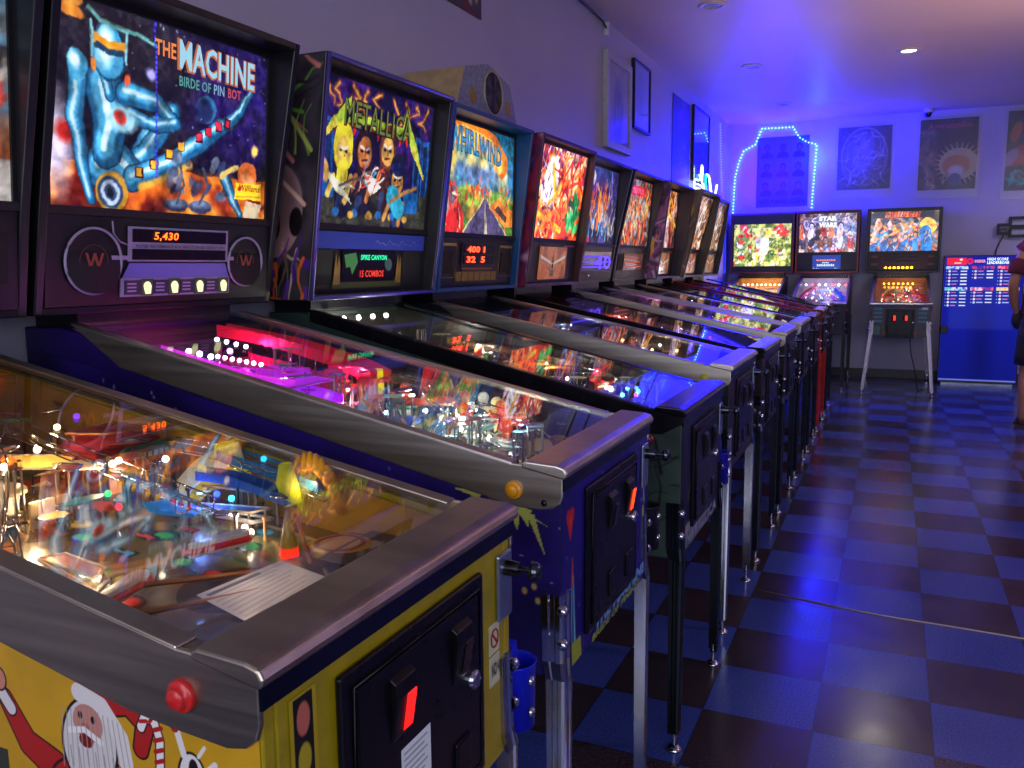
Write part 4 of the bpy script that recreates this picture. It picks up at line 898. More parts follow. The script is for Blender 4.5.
Y.wire(smooth_path([(-.45, -.20, .06), (-.58, -.10, .085), (-.72, -.02, .10), (-.9, .0, .1)], 6), .03)
Y.wire(smooth_path([(-.36, -.235, .05), (-.5, -.16, .07), (-.6, -.22, .08), (-.75, -.1, .1)], 6), .026)
for (x, y, c) in ((-.66, -.04, 'c8a878'), (-.78, .03, 'd07028'), (-.80, -.12, 'b83828')): Y.bumper(x, y, c, .3, .028)
def clutter(s, seed, n, box, cols, hm=.09, lit=(.0, .1, .3), posts=24, sz=(.018, .045)):
    R = random.Random(seed)
    for k in range(n):
        x, y = R.uniform(box[0], box[1]), R.uniform(box[2], box[3]); a = R.uniform(*sz); b = a*R.uniform(.3, .9); t = R.uniform(0, pi); m_ = R.choice([3, 4, 5, 7])
        pts = [(x+a*cos(2*pi*i/m_)*cos(t)-b*sin(2*pi*i/m_)*sin(t), max(-s.P.hw+.03, min(s.P.hw-.03, y+a*cos(2*pi*i/m_)*sin(t)+b*sin(2*pi*i/m_)*cos(t)))) for i in range(m_)]
        s.plastic(pts, R.uniform(.012, hm*1.3), R.choice(cols), lit=R.choice(lit), rim=M_chrome if k % 4 == 0 else None, t=.002, posts=k % 3 == 0)
    for k in range(posts):
        x, y = R.uniform(box[0], box[1]), R.uniform(box[2], box[3]); h = R.uniform(.025, .06); m_ = MB(); m_.lathe([(.004, 0), (.003, .006), (.0022, .01), (.0022, h-.006), (.0045, h-.004), (.0045, h), (.0001, h+.001)], (x, y, s.p(x)), n=8); m_.build('post', [M_chrome, M_plas('c89868'), M_plas('3c3028')][k % 3], s.R)
    for k in range(n//3):
        x, y = R.uniform(box[0], box[1]), R.uniform(box[2], box[3]); p = [(x, y, R.uniform(.02, hm))]
        for i in range(4): x += R.uniform(-.05, .02); y = max(-.23, min(.23, y+R.uniform(-.04, .04))); p.append((x, y, R.uniform(.03, hm)))
        Q = [(a, b, s.p(a)+s.cap(a, c_)) for a, b, c_ in smooth_path(p, 5)]; MB().tube(Q, .0018, 5).build('wire_guide', M_chrome, s.R)
clutter(Y, 3, 26, (-.95, -.50, -.20, .21), ['c86828', '8c3018', 'd8a850', '503020', '2878b0', 'c8b890', '288058', '702838'], .085, (.0, .1, .35), 26)
clutter(Y, 23, 22, (-1.05, -.55, -.18, .21), ['a03020', 'd8a040', '6c2038', 'c87830', '903858'], .12, (.1, .3, .6), 10)
clutter(Y, 5, 7, (-.48, -.34, .10, .24), ['b87030', '604020', 'd8b060', '3060a0'], .05, (.0, .1), 10, (.012, .028))
Y.plastic([(-.40, .245), (-.50, .24), (-.52, .20), (-.42, .20)], .045, '38608c', lit=.1, rim='c8a878')
Y.plastic([(-.62, .245), (-.76, .245), (-.74, .13), (-.68, .15)], .10, '702028', lit=.15, rim='b87848')
Y.plastic([(-.66, .06), (-.80, .0), (-.84, .08), (-.72, .13)], .06, 'f0b850', lit=.9, rim='fff0d0')
Y.plastic([(-.56, .05), (-.60, .02), (-.66, .04), (-.63, .08)], .085, 'e0c898', lit=.3)
Y.targets(-.62, -.02, 3, 'd8c090', h=.04); Y.targets(-.56, .16, 2, 'c83028', -.02, .02)

cone = MB().lathe([(.013, 0), (.012, .02), (.003, .066), (.0001, .068)], (-.285, .125, Y.p(-.285)), n=14).build('yellow_cone', M_plas('b8982c'), Y.R)
MB().lathe([(.014, 0), (.013, .014)], (-.285, .125, Y.p(-.285)), n=14).build('lit_base', emit('cone_red', 'ff3010', 1.5), cone)
for k in range(9):
    t = k/8; q = MB().tube([(-.275-.085*t, .245, Y.p(-.3)+.035+.06*sin(pi*t)), (-.278-.085*t, .225, Y.p(-.3)+.075+.03*sin(pi*t)), (-.285-.085*t, .235, Y.p(-.3)+.095+.03*sin(pi*t))], [.012, .009, .003], 6); q.build('golden_fringe', M_litp('c88818', .12), Y.R)
MB().tube([(-.335, .20, Y.p(-.335)+.045), (-.35, .205, Y.p(-.35)+.075), (-.36, .215, Y.p(-.36)+.10)], [.014, .018, .010], 8).build('yellow_leaf', M_litp('d0d020', .25), Y.R)
for (x, y, c, s_, h_) in ((-.34, -.145, 'fff0d8', 14, .02), (-.37, -.15, 'fff0d8', 14, .02), (-.35, .12, 'ffe8d0', 14, .02), (-.37, .13, 'e8d8ff', 8, .02), (-.51, .12, 'fff0d0', 22, .105), (-.54, .05, 'fff4e0', 22, .11), (-.545, .065, 'fff4e0', 18, .10), (-.72, .10, 'ffd890', 24, .13), (-.66, .02, 'fff0b0', 18, .10), (-.62, -.06, 'ffe8b0', 20, .10), (-.60, -.10, 'ffd080', 14, .08), (-.75, .16, '5020ff', 10, .14), (-.46, .17, '2040ff', 10, .04), (-.44, .18, '30c0ff', 10, .035), (-.53, .03, '20ff60', 2.5, .06), (-.51, .03, 'ff2030', 3, .045), (-.42, .235, '20b0ff', 4, .10), (-.70, -.03, 'ffffff', 12, .12)): Y.bulb(x, y, c, s_, h_, .005)
Y.lamp(-.35, -.13, (1, .72, .42), .07, .03); Y.lamp(-.36, .13, (1, .75, .5), .10, .03); Y.lamp(-.56, .04, (1, .62, .35), .30, .12); Y.lamp(-.72, .06, (1, .68, .3), .8, .13); Y.lamp(-.62, -.02, (1, .7, .35), .35, .05); Y.lamp(-.22, -.02, (1, .75, .5), .10, .09); Y.lamp(-.95, .14, (1, .12, .2), .6, .13); Y.lamp(-.47, .15, (.1, .3, 1), .35, .05); Y.lamp(-.31, .20, (1, .65, .25), .10, .10); Y.lamp(-.5, -.12, (1, .6, .35), .12, .07); Y.lamp(-.62, -.14, (1, .6, .3), .15, .08)
# printed side: bearded man in red hat, candy cane
hw = .2645
c = Cv(.448/.2, 330, 'b88a10'); c.cloud(6, ['b08610', 'bc8e14'], 3)
def sx_(X): return (X+.45)*8.0
def sz_(z): return (z-.585)/.125*.36
def p_(X, z): return ((X+.45)*5., (z-.73)*5.)
def ln(P, w, c_, **k): c.line([p_(*q) for q in P], w*5, c_, **k)
def el(X, z, rx, rz, c_, **k): x, y = p_(X, z); c.ell(x, y, rx*5, rz*5, c_, **k)
K = '1a0c08'
ln([(-.345, .845), (-.315, .802), (-.275, .785)], .026, K, taper=.21); ln([(-.345, .845), (-.315, .802), (-.275, .785)], .022, 'a01c14', taper=.19)
ln([(-.352, .852), (-.338, .836)], .019, K); ln([(-.352, .852), (-.338, .836)], .015, 'c8c4bc'); el(-.353, .866, .012, .014, K); el(-.353, .866, .010, .012, 'b87860')
el(-.20, .770, .085, .042, K); el(-.20, .770, .082, .039, 'a01c14')
ln([(-.205, .872), (-.165, .880), (-.142, .862), (-.150, .835)], .034, K, taper=.11); ln([(-.205, .872), (-.165, .880), (-.142, .862), (-.150, .835)], .030, 'a01c14', taper=.09)
el(-.222, .822, .040, .052, K, rot=-.2); el(-.222, .822, .037, .049, 'c4c0b8', rot=-.2)
ln([(-.232, .876), (-.200, .868), (-.176, .840), (-.172, .815)], .020, 'ccc8c0')
el(-.222, .845, .021, .020, 'b07464'); el(-.226, .826, .010, .008, '6c1410'); el(-.226, .840, .006, .005, 'a05848')
ln([(-.250, .832), (-.228, .837), (-.205, .828)], .007, 'dcd8d0'); el(-.232, .852, .003, .004, K); el(-.214, .850, .003, .004, K)
for k in range(6): ln([(-.25+k*.012, .815), (-.248+k*.012, .785)], .0015, '8c8880')
cn = [(-.127, .808), (-.124, .850), (-.130, .868), (-.142, .870), (-.148, .858)]; ln(cn, .0125, K); ln(cn, .0095, 'd8d4cc')
for k in range(5): ln([(-.131, .815+k*.011), (-.121, .819+k*.011)], .0045, 'a01c14')
ln([(-.136, .866), (-.130, .874)], .004, 'a01c14'); ln([(-.149, .864), (-.140, .866)], .004, 'a01c14')
el(-.085, .818, .019, .030, K); el(-.085, .818, .0165, .0275, 'd0ccc4'); el(-.083, .830, .006, .011, '141010'); el(-.083, .826, .004, .004, 'b03020'); ln([(-.094, .842), (-.102, .868)], .008, 'd0ccc4'); ln([(-.104, .868), (-.110, .878)], .010, 'a01c14'); ln([(-.074, .826), (-.056, .842)], .006, 'd0ccc4'); ln([(-.076, .845), (-.068, .856)], .004, 'd0ccc4')
for k in range(14): ln([(-.258+k*.0065, .862-.0012*abs(k-6)), (-.262+k*.0075, .79+.002*(k % 3))], .0012, '948f86')
c.rect(0, 0, .5, .28, '303428')
c.panel('side_art', [(-.45, -hw, .73), (-.002, -hw, .73), (-.002, -hw, .93), (-.45, -hw, .93)], A_print, Y.R)
# traffic light print, stickers
tl = Cv(.5, 80, 'b09a10'); tl.poly([(.08, .03), (.42, .03), (.42, .97), (.08, .97)], '14120e')
for k, q in enumerate(('58b8a0', 'b0a018', 'c06850')): tl.ell(.25, .2+k*.3, .12, .125, q)
tl.panel('traffic_light_print', [(.0015, -.228, .762), (.0015, -.188, .762), (.0015, -.188, .898), (.0015, -.228, .898)], A_print, Y.R)
st = Cv(.9, 60, 'c8ccd0'); 
for k in range(6): st.line([(.1, .85-k*.13), (.78-(k % 2)*.1, .85-k*.13)], .035, '70747c')
st.panel('white_sticker', [(.0142, -.060, .700), (.0142, .005, .700), (.0142, .005, .758), (.0142, -.060, .758)], art_mat('sticker_art', .12, .5), Y.R)  # plain sticker given a slight self-glow to look brighter
for z_, t_ in ((.775, '8'), (.728, 'NO')):
    q = MB().box(.0005, .0016, .192, .224, z_-.022, z_+.022).build('number_sticker', mat('sticker_cream', 'c8c8a0', .5), Y.R)
    if t_ == 'NO': text_on('sticker_text', 'NO 4', (.0016, .196, z_-.008), (0, .024, 0), (0, 0, .02), M_blk, q)
    else:
        MB().tube([(.0022, .208+.011*cos(t), z_+.013*sin(t)) for t in np.linspace(0, 2*pi, 14, endpoint=False)], .0014, 5, closed=True).tube([(.0022, .200, z_+.009), (.0022, .216, z_-.009)], .0016, 5).build('sticker_mark', mat('sticker_red', 'a02018', .5), q)

# ---- purple machine
def fig_b(c):
    c.cloud(5, ['30484c', '6c8c88', 'a0b0a0', '405c60', '504070'], 4, mask=(c.Y < .6)*1.); c.cloud(5, ['60186c', 'a02060', '801828', '401860'], 6, mask=np.clip((c.Y-.45)/.1, 0, 1)); c.strokes(30, ['e0f0f0', 'd07040', '407088', 'f0e0a0'], 8, .012, .12, (.05, .1, .42, .5)); c.ell(.36, .1, .07, .06, 'a87040'); c.ell(.36, .1, .05, .04, '584030')
B = Pin('purple pinball machine with steel rails and a blue chrome robot on its lit backglass', (ROWX, yk(-1), 0), bw=.364, hw=.268, gz=.955, rs=.205, cab='1c0e50', btn='d89010', blade='20242c', box='0c0b10',
        art=art_bride().tex(), artm=art_mat('backlit_art_soft', .75, .25, .3), spk=spk_bride, pf=pf_art(11, ['405c60', '6c8c88', '304850', '8c9c90'], fig_b), door=dict(lit='ff4418', litc=.085, off=-.03, st=2.2), bt=-.99, bk=-1.095, bb=-1.14)
btext(B, 'THE', [(.42, .83), (.515, .83), (.42, .91)], mat('title_orange', 'e88848', .4, emit='e88848', es=.8, var=0), bold=.02)
btext(B, 'MACHINE', [(.52, .78), (.925, .765), (.52, .95)], emit('title_rust', 'd87848', .8), bold=.06)
btext(B, 'MACHINE', [(.53, .79), (.918, .775), (.53, .945)], emit('title_ice', 'a8e0f8', .9), bold=.02, lift=.0012)
btext(B, 'BIRDE OF', [(.53, .70), (.685, .70), (.53, .755)], emit('sub_teal', '60a8a8', .8), bold=.02); btext(B, 'PIN', [(.70, .70), (.755, .70), (.70, .755)], emit('sub_blue', '90b8e0', .8), bold=.02); btext(B, 'BOT', [(.775, .70), (.845, .70), (.775, .755)], emit('sub_red', 'd85868', .8), bold=.02)
text_on('sticker_lettering', 'Williams', B.BP(.845, .175), np.array(B.BP(.965, .175))-np.array(B.BP(.845, .175)), np.array(B.BP(.845, .215))-np.array(B.BP(.845, .175)), emit('wred', 'c02020', .7), B.R, shear=.3)
B.plunger(.235); B.cup('15151c', 1, .70)
B.ramp(smooth_path([(-.60, -.10, .07), (-.7, -.08, .07), (-.84, -.10, .07), (-1.0, -.08, .075), (-1.08, .0, .07)]), .09, 'a020d0', .02, lit=1.1)
B.plastic([(-.62, -.21), (-1.12, -.21), (-1.12, .12), (-.80, .10), (-.70, -.02), (-.62, -.05)], .135, 'a818e0', 'raised_platform', lit=.9, rim='d060f0', posts=False)
for k in range(3): B.bulb(-.935+k*.028, -.15+k*.004, 'ffd8ff', 16, .182, .0065)
for k in range(7): B.bulb(-.875+k*.015, -.125+k*.006, 'ffd8ff', 16, .170, .005)
for k in range(4): B.bulb(-.995+k*.026, .0+k*.004, 'ffd8ff', 16, .185, .0055)
B.bulb(-.90, -.06, 'ff90ff', 10, .172, .007)
B.ramp(smooth_path([(-.66, -.13, .14), (-.72, -.17, .15), (-.8, -.18, .155), (-1.0, -.18, .16)], 5), .03, 'e030e0', .008, lit=1.0)
B.ramp(smooth_path([(-.62, .14, .11), (-.75, .19, .13), (-.95, .20, .15), (-1.12, .15, .16)], 5), .06, 'c01838', .03, lit=.4)
B.ramp(smooth_path([(-.75, .08, .05), (-.9, .1, .06), (-1.05, .12, .06), (-1.12, .2, .06)]), .08, 'b01858', .03, lit=.30)
hd = MB(); z = B.p(-.7)
for (x, y) in ((-.70, .06), (-.66, .14), (-.74, .13), (-.62, .08)): hd.box(x-.018, x+.018, y-.015, y+.02, B.p(x)+.04, B.g(x)-.02)
hd.build('red_machinery', M_litp('c01828', .35), B.R, bevel=.004)
yc_ = MB().box(-.665, -.64, .155, .185, B.p(-.65)+.03, B.g(-.65)-.02).build('yellow_lamp_cap', M_litp('e8e020', .8), B.R, bevel=.004)
def figure(s, x, y, c, h=.11, c2=None, lit=.4, name='toy_figure'):
    z = s.p(x); h = s.cap(x, h); m = MB(); m.tube([(x-.01, y, z), (x, y, z+h*.45), (x-.012, y+.008, z+h*.75)], [.010, .016, .012], 8); m.sphere((x-.012, y+.01, z+h*.88), .014, 10, 8); m.tube([(x, y, z+h*.6), (x+.02, y+.03, z+h*.5), (x+.04, y+.03, z+h*.6)], [.008, .006, .005], 6); m.tube([(x, y, z+h*.6), (x-.02, y-.03, z+h*.7), (x-.01, y-.05, z+h*.85)], [.008, .006, .005], 6)
    return m.build(name, M_litp(c, lit), s.R)
B.plastic([(-.40, .08), (-.52, .03), (-.50, .13), (-.42, .16)], .08, 'e04828', lit=.4, rim='f08838'); B.plastic([(-.46, .03), (-.55, -.02), (-.56, .02), (-.48, .06)], .095, 'd83c20', lit=.4)
figure(B, -.31, .17, 'e87830', .10); figure(B, -.29, .14, 'd84830', .09); figure(B, -.33, .19, 'f0e0a0', .11, lit=.5)
clutter(B, 8, 44, (-.95, -.16, -.20, .22), ['58a090', '88c0b0', 'c03848', '304c60', 'd8e8e0', '7858a0', 'c87838', '386880'], .10, (.0, .15, .4), 34)
clutter(B, 21, 16, (-.36, -.12, -.20, .22), ['a0c8c0', '506870', 'c8d8d0', '889890'], .06, (.0, .15), 12, (.012, .03))
clutter(B, 9, 10, (-.75, -.55, -.1, .22), ['d02040', 'a01830', 'e04868', '801850'], .14, (.2, .5), 4)
B.bumper(-.46, -.02, '3868c0', .5); B.bumper(-.54, .10, '50a090', .3); B.bumper(-.60, .02, '806080', .3)
for (x, y, c_) in ((-.36, -.05, '3090c0'), (-.42, -.10, 'c87838'), (-.39, -.14, '388850'), (-.5, -.16, 'd83040')): B.dome(x, y, c_, .5, h=.05)
B.ramp(smooth_path([(-.24, .235, .03), (-.35, .235, .06), (-.5, .2, .08), (-.62, .22, .08), (-.8, .23, .08)]), .04, '78a8a0', .02, material=M_acr)
B.ramp(smooth_path([(-.26, -.24, .03), (-.4, -.22, .06), (-.5, -.13, .075), (-.55, .0, .08), (-.7, .02, .08)]), .045, '90c0b8', .02, material=M_acr)
B.wire(smooth_path([(-.25, .21, .04), (-.36, .10, .085), (-.45, .18, .09), (-.6, .15, .09)], 5)); B.wire(smooth_path([(-.28, -.2, .04), (-.36, .0, .07), (-.42, .05, .08), (-.55, .19, .085)], 5))
B.flipper(-.25, -.075, pi+.5, 'd0c8b8'); B.flipper(-.25, .065, pi-.5, 'd0c8b8'); B.sling(-.29, -.16, 1, 'a8c8c0', .5); B.sling(-.29, .13, -1, 'a8c8c0', .5); B.apron('383c40')
for (x, y, c_) in ((-.42, .20, 'd84820'), (-.56, .16, 'e05828'), (-.70, .18, 'c02030'), (-.38, .22, 'f0e8d0')): figure(B, x, y, c_, .09, lit=.3)
for (x, y, c_) in ((-.20, .12, 'c8a078'), (-.18, .18, '8c6040')): B.dome(x, y, c_, .15, .03, .01)
for x, y in ((-.36, .22), (-.4, -.23), (-.5, .22), (-.44, .1), (-.56, -.1), (-.62, -.2), (-.34, .05), (-.48, -.08)): B.post(x, y, 'c0e0e8', .05)
for (x, y, c_, s_) in ((-.36, .05, 'f0fff8', 25), (-.33, .10, 'f0fff8', 25), (-.40, .02, 'e0fff0', 16), (-.30, .2, 'f8fff0', 16), (-.42, .15, 'd8ffe8', 12), (-.31, -.12, 'ffffff', 14), (-.35, -.1, '60a8ff', 8), (-.5, .14, 'ffffff', 10), (-.55, .05, 'c8e8ff', 8), (-.38, .19, 'ffffff', 12), (-.47, -.12, 'ffe8a0', 8), (-.28, .03, 'ffffff', 12), (-.6, -.15, 'ff4040', 6), (-.66, .2, 'ff5060', 5), (-.68, .02, 'ff3050', 5)): B.bulb(x, y, c_, s_, .04, .006)
B.lamp(-.36, .06, (.8, 1, .95), .8, .09); B.lamp(-.48, .05, (.75, 1, .9), 1.0, .11); B.lamp(-.22, .05, (.75, .95, 1), .6, .09); B.lamp(-.70, -.12, (.8, .1, 1), 1.0, .15); B.lamp(-.70, .12, (1, .08, .15), 1.0, .11); B.lamp(-1.0, .1, (1, .05, .35), 1.0, .12); B.lamp(-.58, -.05, (1, .4, .5), .4, .08)
hw = .2695
c = Cv(3.0, 190, '1c0e50'); c.cloud(3, ['140a40', '241468'], 3); c.stars(60, 'a8a0d8', 5, .006)
def bq(X, z):
    u = (X+1.30)/1.298; z0 = .51+.08*u; z1 = 1.12-.22*u; return (3.0*u, (z-z0)/(z1-z0))
for P_ in ([(-.21, .905), (-.15, .905), (-.155, .890)], [(-.16, .900), (-.09, .885), (-.045, .862), (-.02, .852), (-.06, .872), (-.055, .880), (-.10, .893), (-.10, .903)], [(-.085, .880), (-.062, .850), (-.060, .862), (-.030, .800), (-.048, .862), (-.05, .872)], [(-.10, .883), (-.082, .840), (-.078, .872)]):
    c.poly([bq(*q) for q in P_], 'a0a04c')
for X, z in ((-.06, .77), (-.052, .745), (-.07, .735), (-.045, .72)): c.ell(*bq(X, z), .012, .02, 'a89048')
c.panel('side_art', [(-1.30, -hw, .51), (-.002, -hw, .59), (-.002, -hw, .90), (-1.30, -hw, 1.12)], A_print, B.R)
c = Cv(1.7, 130, '1c1060'); c.cloud(3, ['181060', '241878'], 3); c.poly([(.075, .83), (.135, .70), (.195, .83)], 'c02018'); c.ell(.105, .84, .032, .036, 'c02018'); c.ell(.165, .84, .032, .036, 'c02018'); c.ell(.135, .81, .012, .03, 'e84828')
c.line([(.15, .05), (.16, .50)], .024, '70b8b8', taper=.010); c.line([(.21, .05), (.18, .50)], .03, '78c0c0', taper=.010); c.poly([(.05, 0), (.32, 0), (.3, .12), (.1, .14)], '98a028'); c.line([(.165, .46), (.17, .60)], .03, 'd04828', taper=.01)
c.line([(1.60, .3), (1.60, .5)], .05, '98b030'); c.line([(1.62, .55), (1.60, .7)], .03, '98b030'); c.stars(40, 'b8b0f0', 4, .007)
c.panel('front_art', [(.0008, -.27, .586), (.0008, .27, .586), (.0008, .27, .92), (.0008, -.27, .92)], A_print, B.R)
text_on('cabinet_lettering', 'THE MACHINE', (.002, -.10, .604), (0, .35, 0), (0, 0, .026), mat('cab_ice', '78a8d0', .4), B.R, bold=.05, shear=.15); text_on('cabinet_lettering', 'BRIDE OF PINBOT', (.002, -.12, .588), (0, .33, 0), (0, 0, .014), mat('cab_olive', '98a830', .4), B.R, bold=.03, shear=.15)

# ---- dark green machine with heavy metal art
def fig_m(c): c.cloud(5, ['504c38', '988c68', '302c28', '6c6858'], 4); c.strokes(30, ['d84828', 'e8c860', '283848'], 8, .014, .12)
m_side = Cv(.42, 220, '1c1a1c')
G = Pin('dark green pinball machine with black rails and cartoon rock band on its backglass, METALLICA lettering', (ROWX+.018, yk(0), 0), gz=.925, rs=.225, cab='2c3c34', rail='thin', railm=blackrail, lock=blacklock, btn='601018', blade='26241f', box='1a191c', trim=mat('purple_lit_trim', '564c98', .3, .4),  # metal trim tinted violet, purple light painted into its colour
        art=art_metal().tex(), artm=A_litdim, spk=spk_metal, pf=pf_art(13, ['504c38', '988c68', '302c28', '6c6858'], fig_m), door=dict(lit='301010', st=.1), bt=-.98, bk=-1.045, bb=-1.078, gt=-1.045, gb=-1.10, legm=mat('black_leg_steel', '22262c', .25, .8), dz=.05)
btext(G, 'METALLICA', [(.22, .68), (.79, .66), (.22, .88)], emit('met_edge', '202818', .3), bold=.05)
btext(G, 'METALLICA', [(.22, .69), (.79, .67), (.22, .87)], emit('met_green', '8c9850', .55), bold=.0, lift=.001)
G.plunger(.235); G.cup('1418a0', 1, .66)
c = Cv(.48, 240, '201e20'); c.cloud(5, ['141316', '38363a', '262428'], 3); 
c.ell(.24, .38, .17, .2, '8c7c70'); c.ell(.24, .42, .15, .14, '6c6058', soft=.06); c.ell(.20, .32, .07, .08, '0a0808'); c.ell(.37, .33, .04, .06, '0a0808'); c.line([(.1, .45), (.28, .50), (.42, .40)], .02, 'c8b090'); c.strokes(18, ['b8a080', '6c5848'], 5, .02, .16, (.1, .1, .4, .26), -1.5)
c.strokes(16, ['e06020', '401c78', '5c2890'], 9, .03, .2, (.02, .02, .46, .24)); c.strokes(14, ['58a030', 'c87868', '88b848', '282028'], 12, .018, .22, (.1, .60, .46, .95)); c.poly([(.18, .55), (.30, .62), (.26, .50)], 'b83820'); c.line([(.44, .62), (.20, .90)], .02, '90a848'); c.line([(.12, .78), (.34, .58)], .02, 'b87870')
c.panel('backbox_side_art', [(-1.32, -.3705, 1.205), (-1.083, -.3705, 1.205), (-.986, -.3705, 1.885), (-1.32, -.3705, 1.885)], A_print, G.R)
hw = .2735
c = Cv(3.0, 130, '2c3c34'); c.cloud(4, ['24322c', '384a40'], 3); c.strokes(26, ['0c100e'], 5, .02, .5); c.strokes(26, ['0c100e'], 7, .012, .3, (2, 0, 3, 1)); c.panel('side_art', [(-1.30, -hw, .51), (-.002, -hw, .54), (-.002, -hw, .85), (-1.30, -hw, 1.10)], A_print, G.R)
c = Cv(1.7, 100, '10121a'); c.cloud(4, ['0c0e16', '1c2030'], 3); c.poly([(.1, .02), (.9, .02), (1.3, .2), (.2, .2)], '8c8c94'); c.strokes(10, ['a0a0a8', 'b08830'], 4, .02, .2, (.1, .02, 1.5, .4)); c.panel('front_art', [(.0008, -.27, .54), (.0008, .27, .54), (.0008, .27, .89), (.0008, -.27, .89)], A_print, G.R)
text_on('cabinet_lettering', 'METALLICA', (.002, -.22, .548), (0, .42, 0), (0, 0, .035), mat('cab_silver', '8c94a0', .4), G.R, bold=.05)
B_ = G
for k in range(4): G.bulb(-1.10+k*.004, -.17+k*.075, 'fffff0', 30, .185, .008)
figure(G, -.75, -.02, 'd83c20', .13, lit=.4); figure(G, -.73, .05, 'd84820', .12); G.plastic([(-.50, .02), (-.62, -.02), (-.6, .12), (-.52, .14)], .1, 'e04020', lit=.4, rim='f0a040'); G.plastic([(-.42, .05), (-.5, .02), (-.5, .12), (-.44, .15)], .1, 'b0682c', lit=.2)
figure(G, -.36, .15, 'e02820', .11, lit=.5); G.ramp(smooth_path([(-.22, .23, .03), (-.4, .23, .07), (-.6, .2, .09), (-.9, .15, .1)]), .045, '604828', .02); G.ramp(smooth_path([(-.22, -.23, .03), (-.4, -.2, .07), (-.6, -.17, .09), (-.9, -.15, .1)]), .045, '605c48', .02); G.wire(smooth_path([(-.25, .2, .04), (-.4, .1, .09), (-.55, .0, .1), (-.8, .1, .11)], 5)); G.wire(smooth_path([(-.28, -.2, .04), (-.5, -.1, .08), (-.7, -.1, .1), (-1.0, -.1, .11)], 5))
clutter(G, 18, 44, (-1.05, -.16, -.20, .22), ['a89870', 'd8c890', '706850', 'c04028', '484438', 'e0d8b0'], .11, (.0, .15, .3), 34)
G.flipper(-.23, -.075, pi+.5, 'd83020'); G.flipper(-.23, .065, pi-.5, 'd83020'); G.sling(-.27, -.16, 1, '487850', .4); G.sling(-.27, .13, -1, '487850', .4); G.apron('14182c')
for (x, y, c_) in ((-.66, -.12, 'd8b060'), (-.56, -.1, 'c8a868'), (-.8, .12, 'e0c080')): G.bumper(x, y, c_, .4)
for (x, y, c_, s_) in ((-.29, .05, 'ffffff', 40), (-.31, .06, 'ffffff', 30), (-.24, .0, '60ffb0', 12), (-.22, .1, '40ff90', 10), (-.26, .12, '60e0ff', 10), (-.21, .04, 'ff40c0', 8), (-.24, .15, '5080ff', 8), (-.45, .1, 'fff0c0', 12), (-.6, .08, 'ffe8b0', 12), (-.7, .12, 'fff0d0', 12), (-.85, .0, 'fff0c8', 10), (-.9, .12, 'fff0c8', 10), (-.52, -.12, 'ff8040', 8)): G.bulb(x, y, c_, s_, .06, .006)
G.lamp(-.3, .05, (.9, 1, .9), 1.2, .09); G.lamp(-.5, .05, (1, .85, .6), 1.6, .12); G.lamp(-.75, .05, (1, .9, .7), 2.0, .13); G.lamp(-1.0, .0, (1, 1, .9), 2.0, .14); G.lamp(-.22, .1, (.2, .8, .8), .3, .06)

# ---- generic toys for the machines down the row
def toys(s, seed, cols, lamps, nb=14, st=8, ecol=('ffffff', 'ffd890', 'ff5040', '60a0ff')):
    R = random.Random(seed)
    s.flipper(-.25, -.075, pi+.5, 'd83020'); s.flipper(-.25, .065, pi-.5, 'd83020'); s.sling(-.29, -.16, 1, cols[0], .3); s.sling(-.29, .13, -1, cols[0], .3); s.apron('18161c')
    for k in range(3): s.bumper(-.7-.1*(k % 2), -.12+.11*k, R.choice(cols), .5)
    s.ramp(smooth_path([(-.24, .23, .03), (-.45, .22, .07), (-.65, .15, .09), (-.95, .1, .1)]), .045, cols[1], .02, lit=.1); s.ramp(smooth_path([(-.24, -.23, .03), (-.45, -.2, .07), (-.7, -.17, .09), (-1.0, -.1, .1)]), .045, cols[2], .02, lit=.1)
    s.wire(smooth_path([(-.3, .2, .05), (-.45, .08, .09), (-.6, .02, .1), (-.9, .15, .1)], 4))
    for k in range(6):
        x, y = R.uniform(-1.0, -.35), R.uniform(-.15, .18); a = R.uniform(.03, .06); s.plastic([(x, y), (x-a*1.5, y+.01), (x-a*1.3, y+a), (x-.01, y+a*.8)], R.uniform(.05, .09), R.choice(cols), lit=R.choice([.2, .5]))
    clutter(s, seed, 16, (-1.05, -.25, -.2, .22), cols+['e8e0d0', 'c89050', '506070'], .12, (.2, .6), 6)
    figure(s, -.45, .12, cols[0], .12, lit=.4); figure(s, -.62, .18, cols[1], .12, lit=.4)
    for k in range(nb): s.bulb(R.uniform(-1.05, -.26), R.uniform(-.2, .22), R.choice(ecol), st, R.uniform(.03, .1), .006)
    for (x, y, c_, e) in lamps: s.lamp(x, y, c_, e*2.6, .12)
LEG2 = mat('dark_leg_steel', '343844', .25, .9)
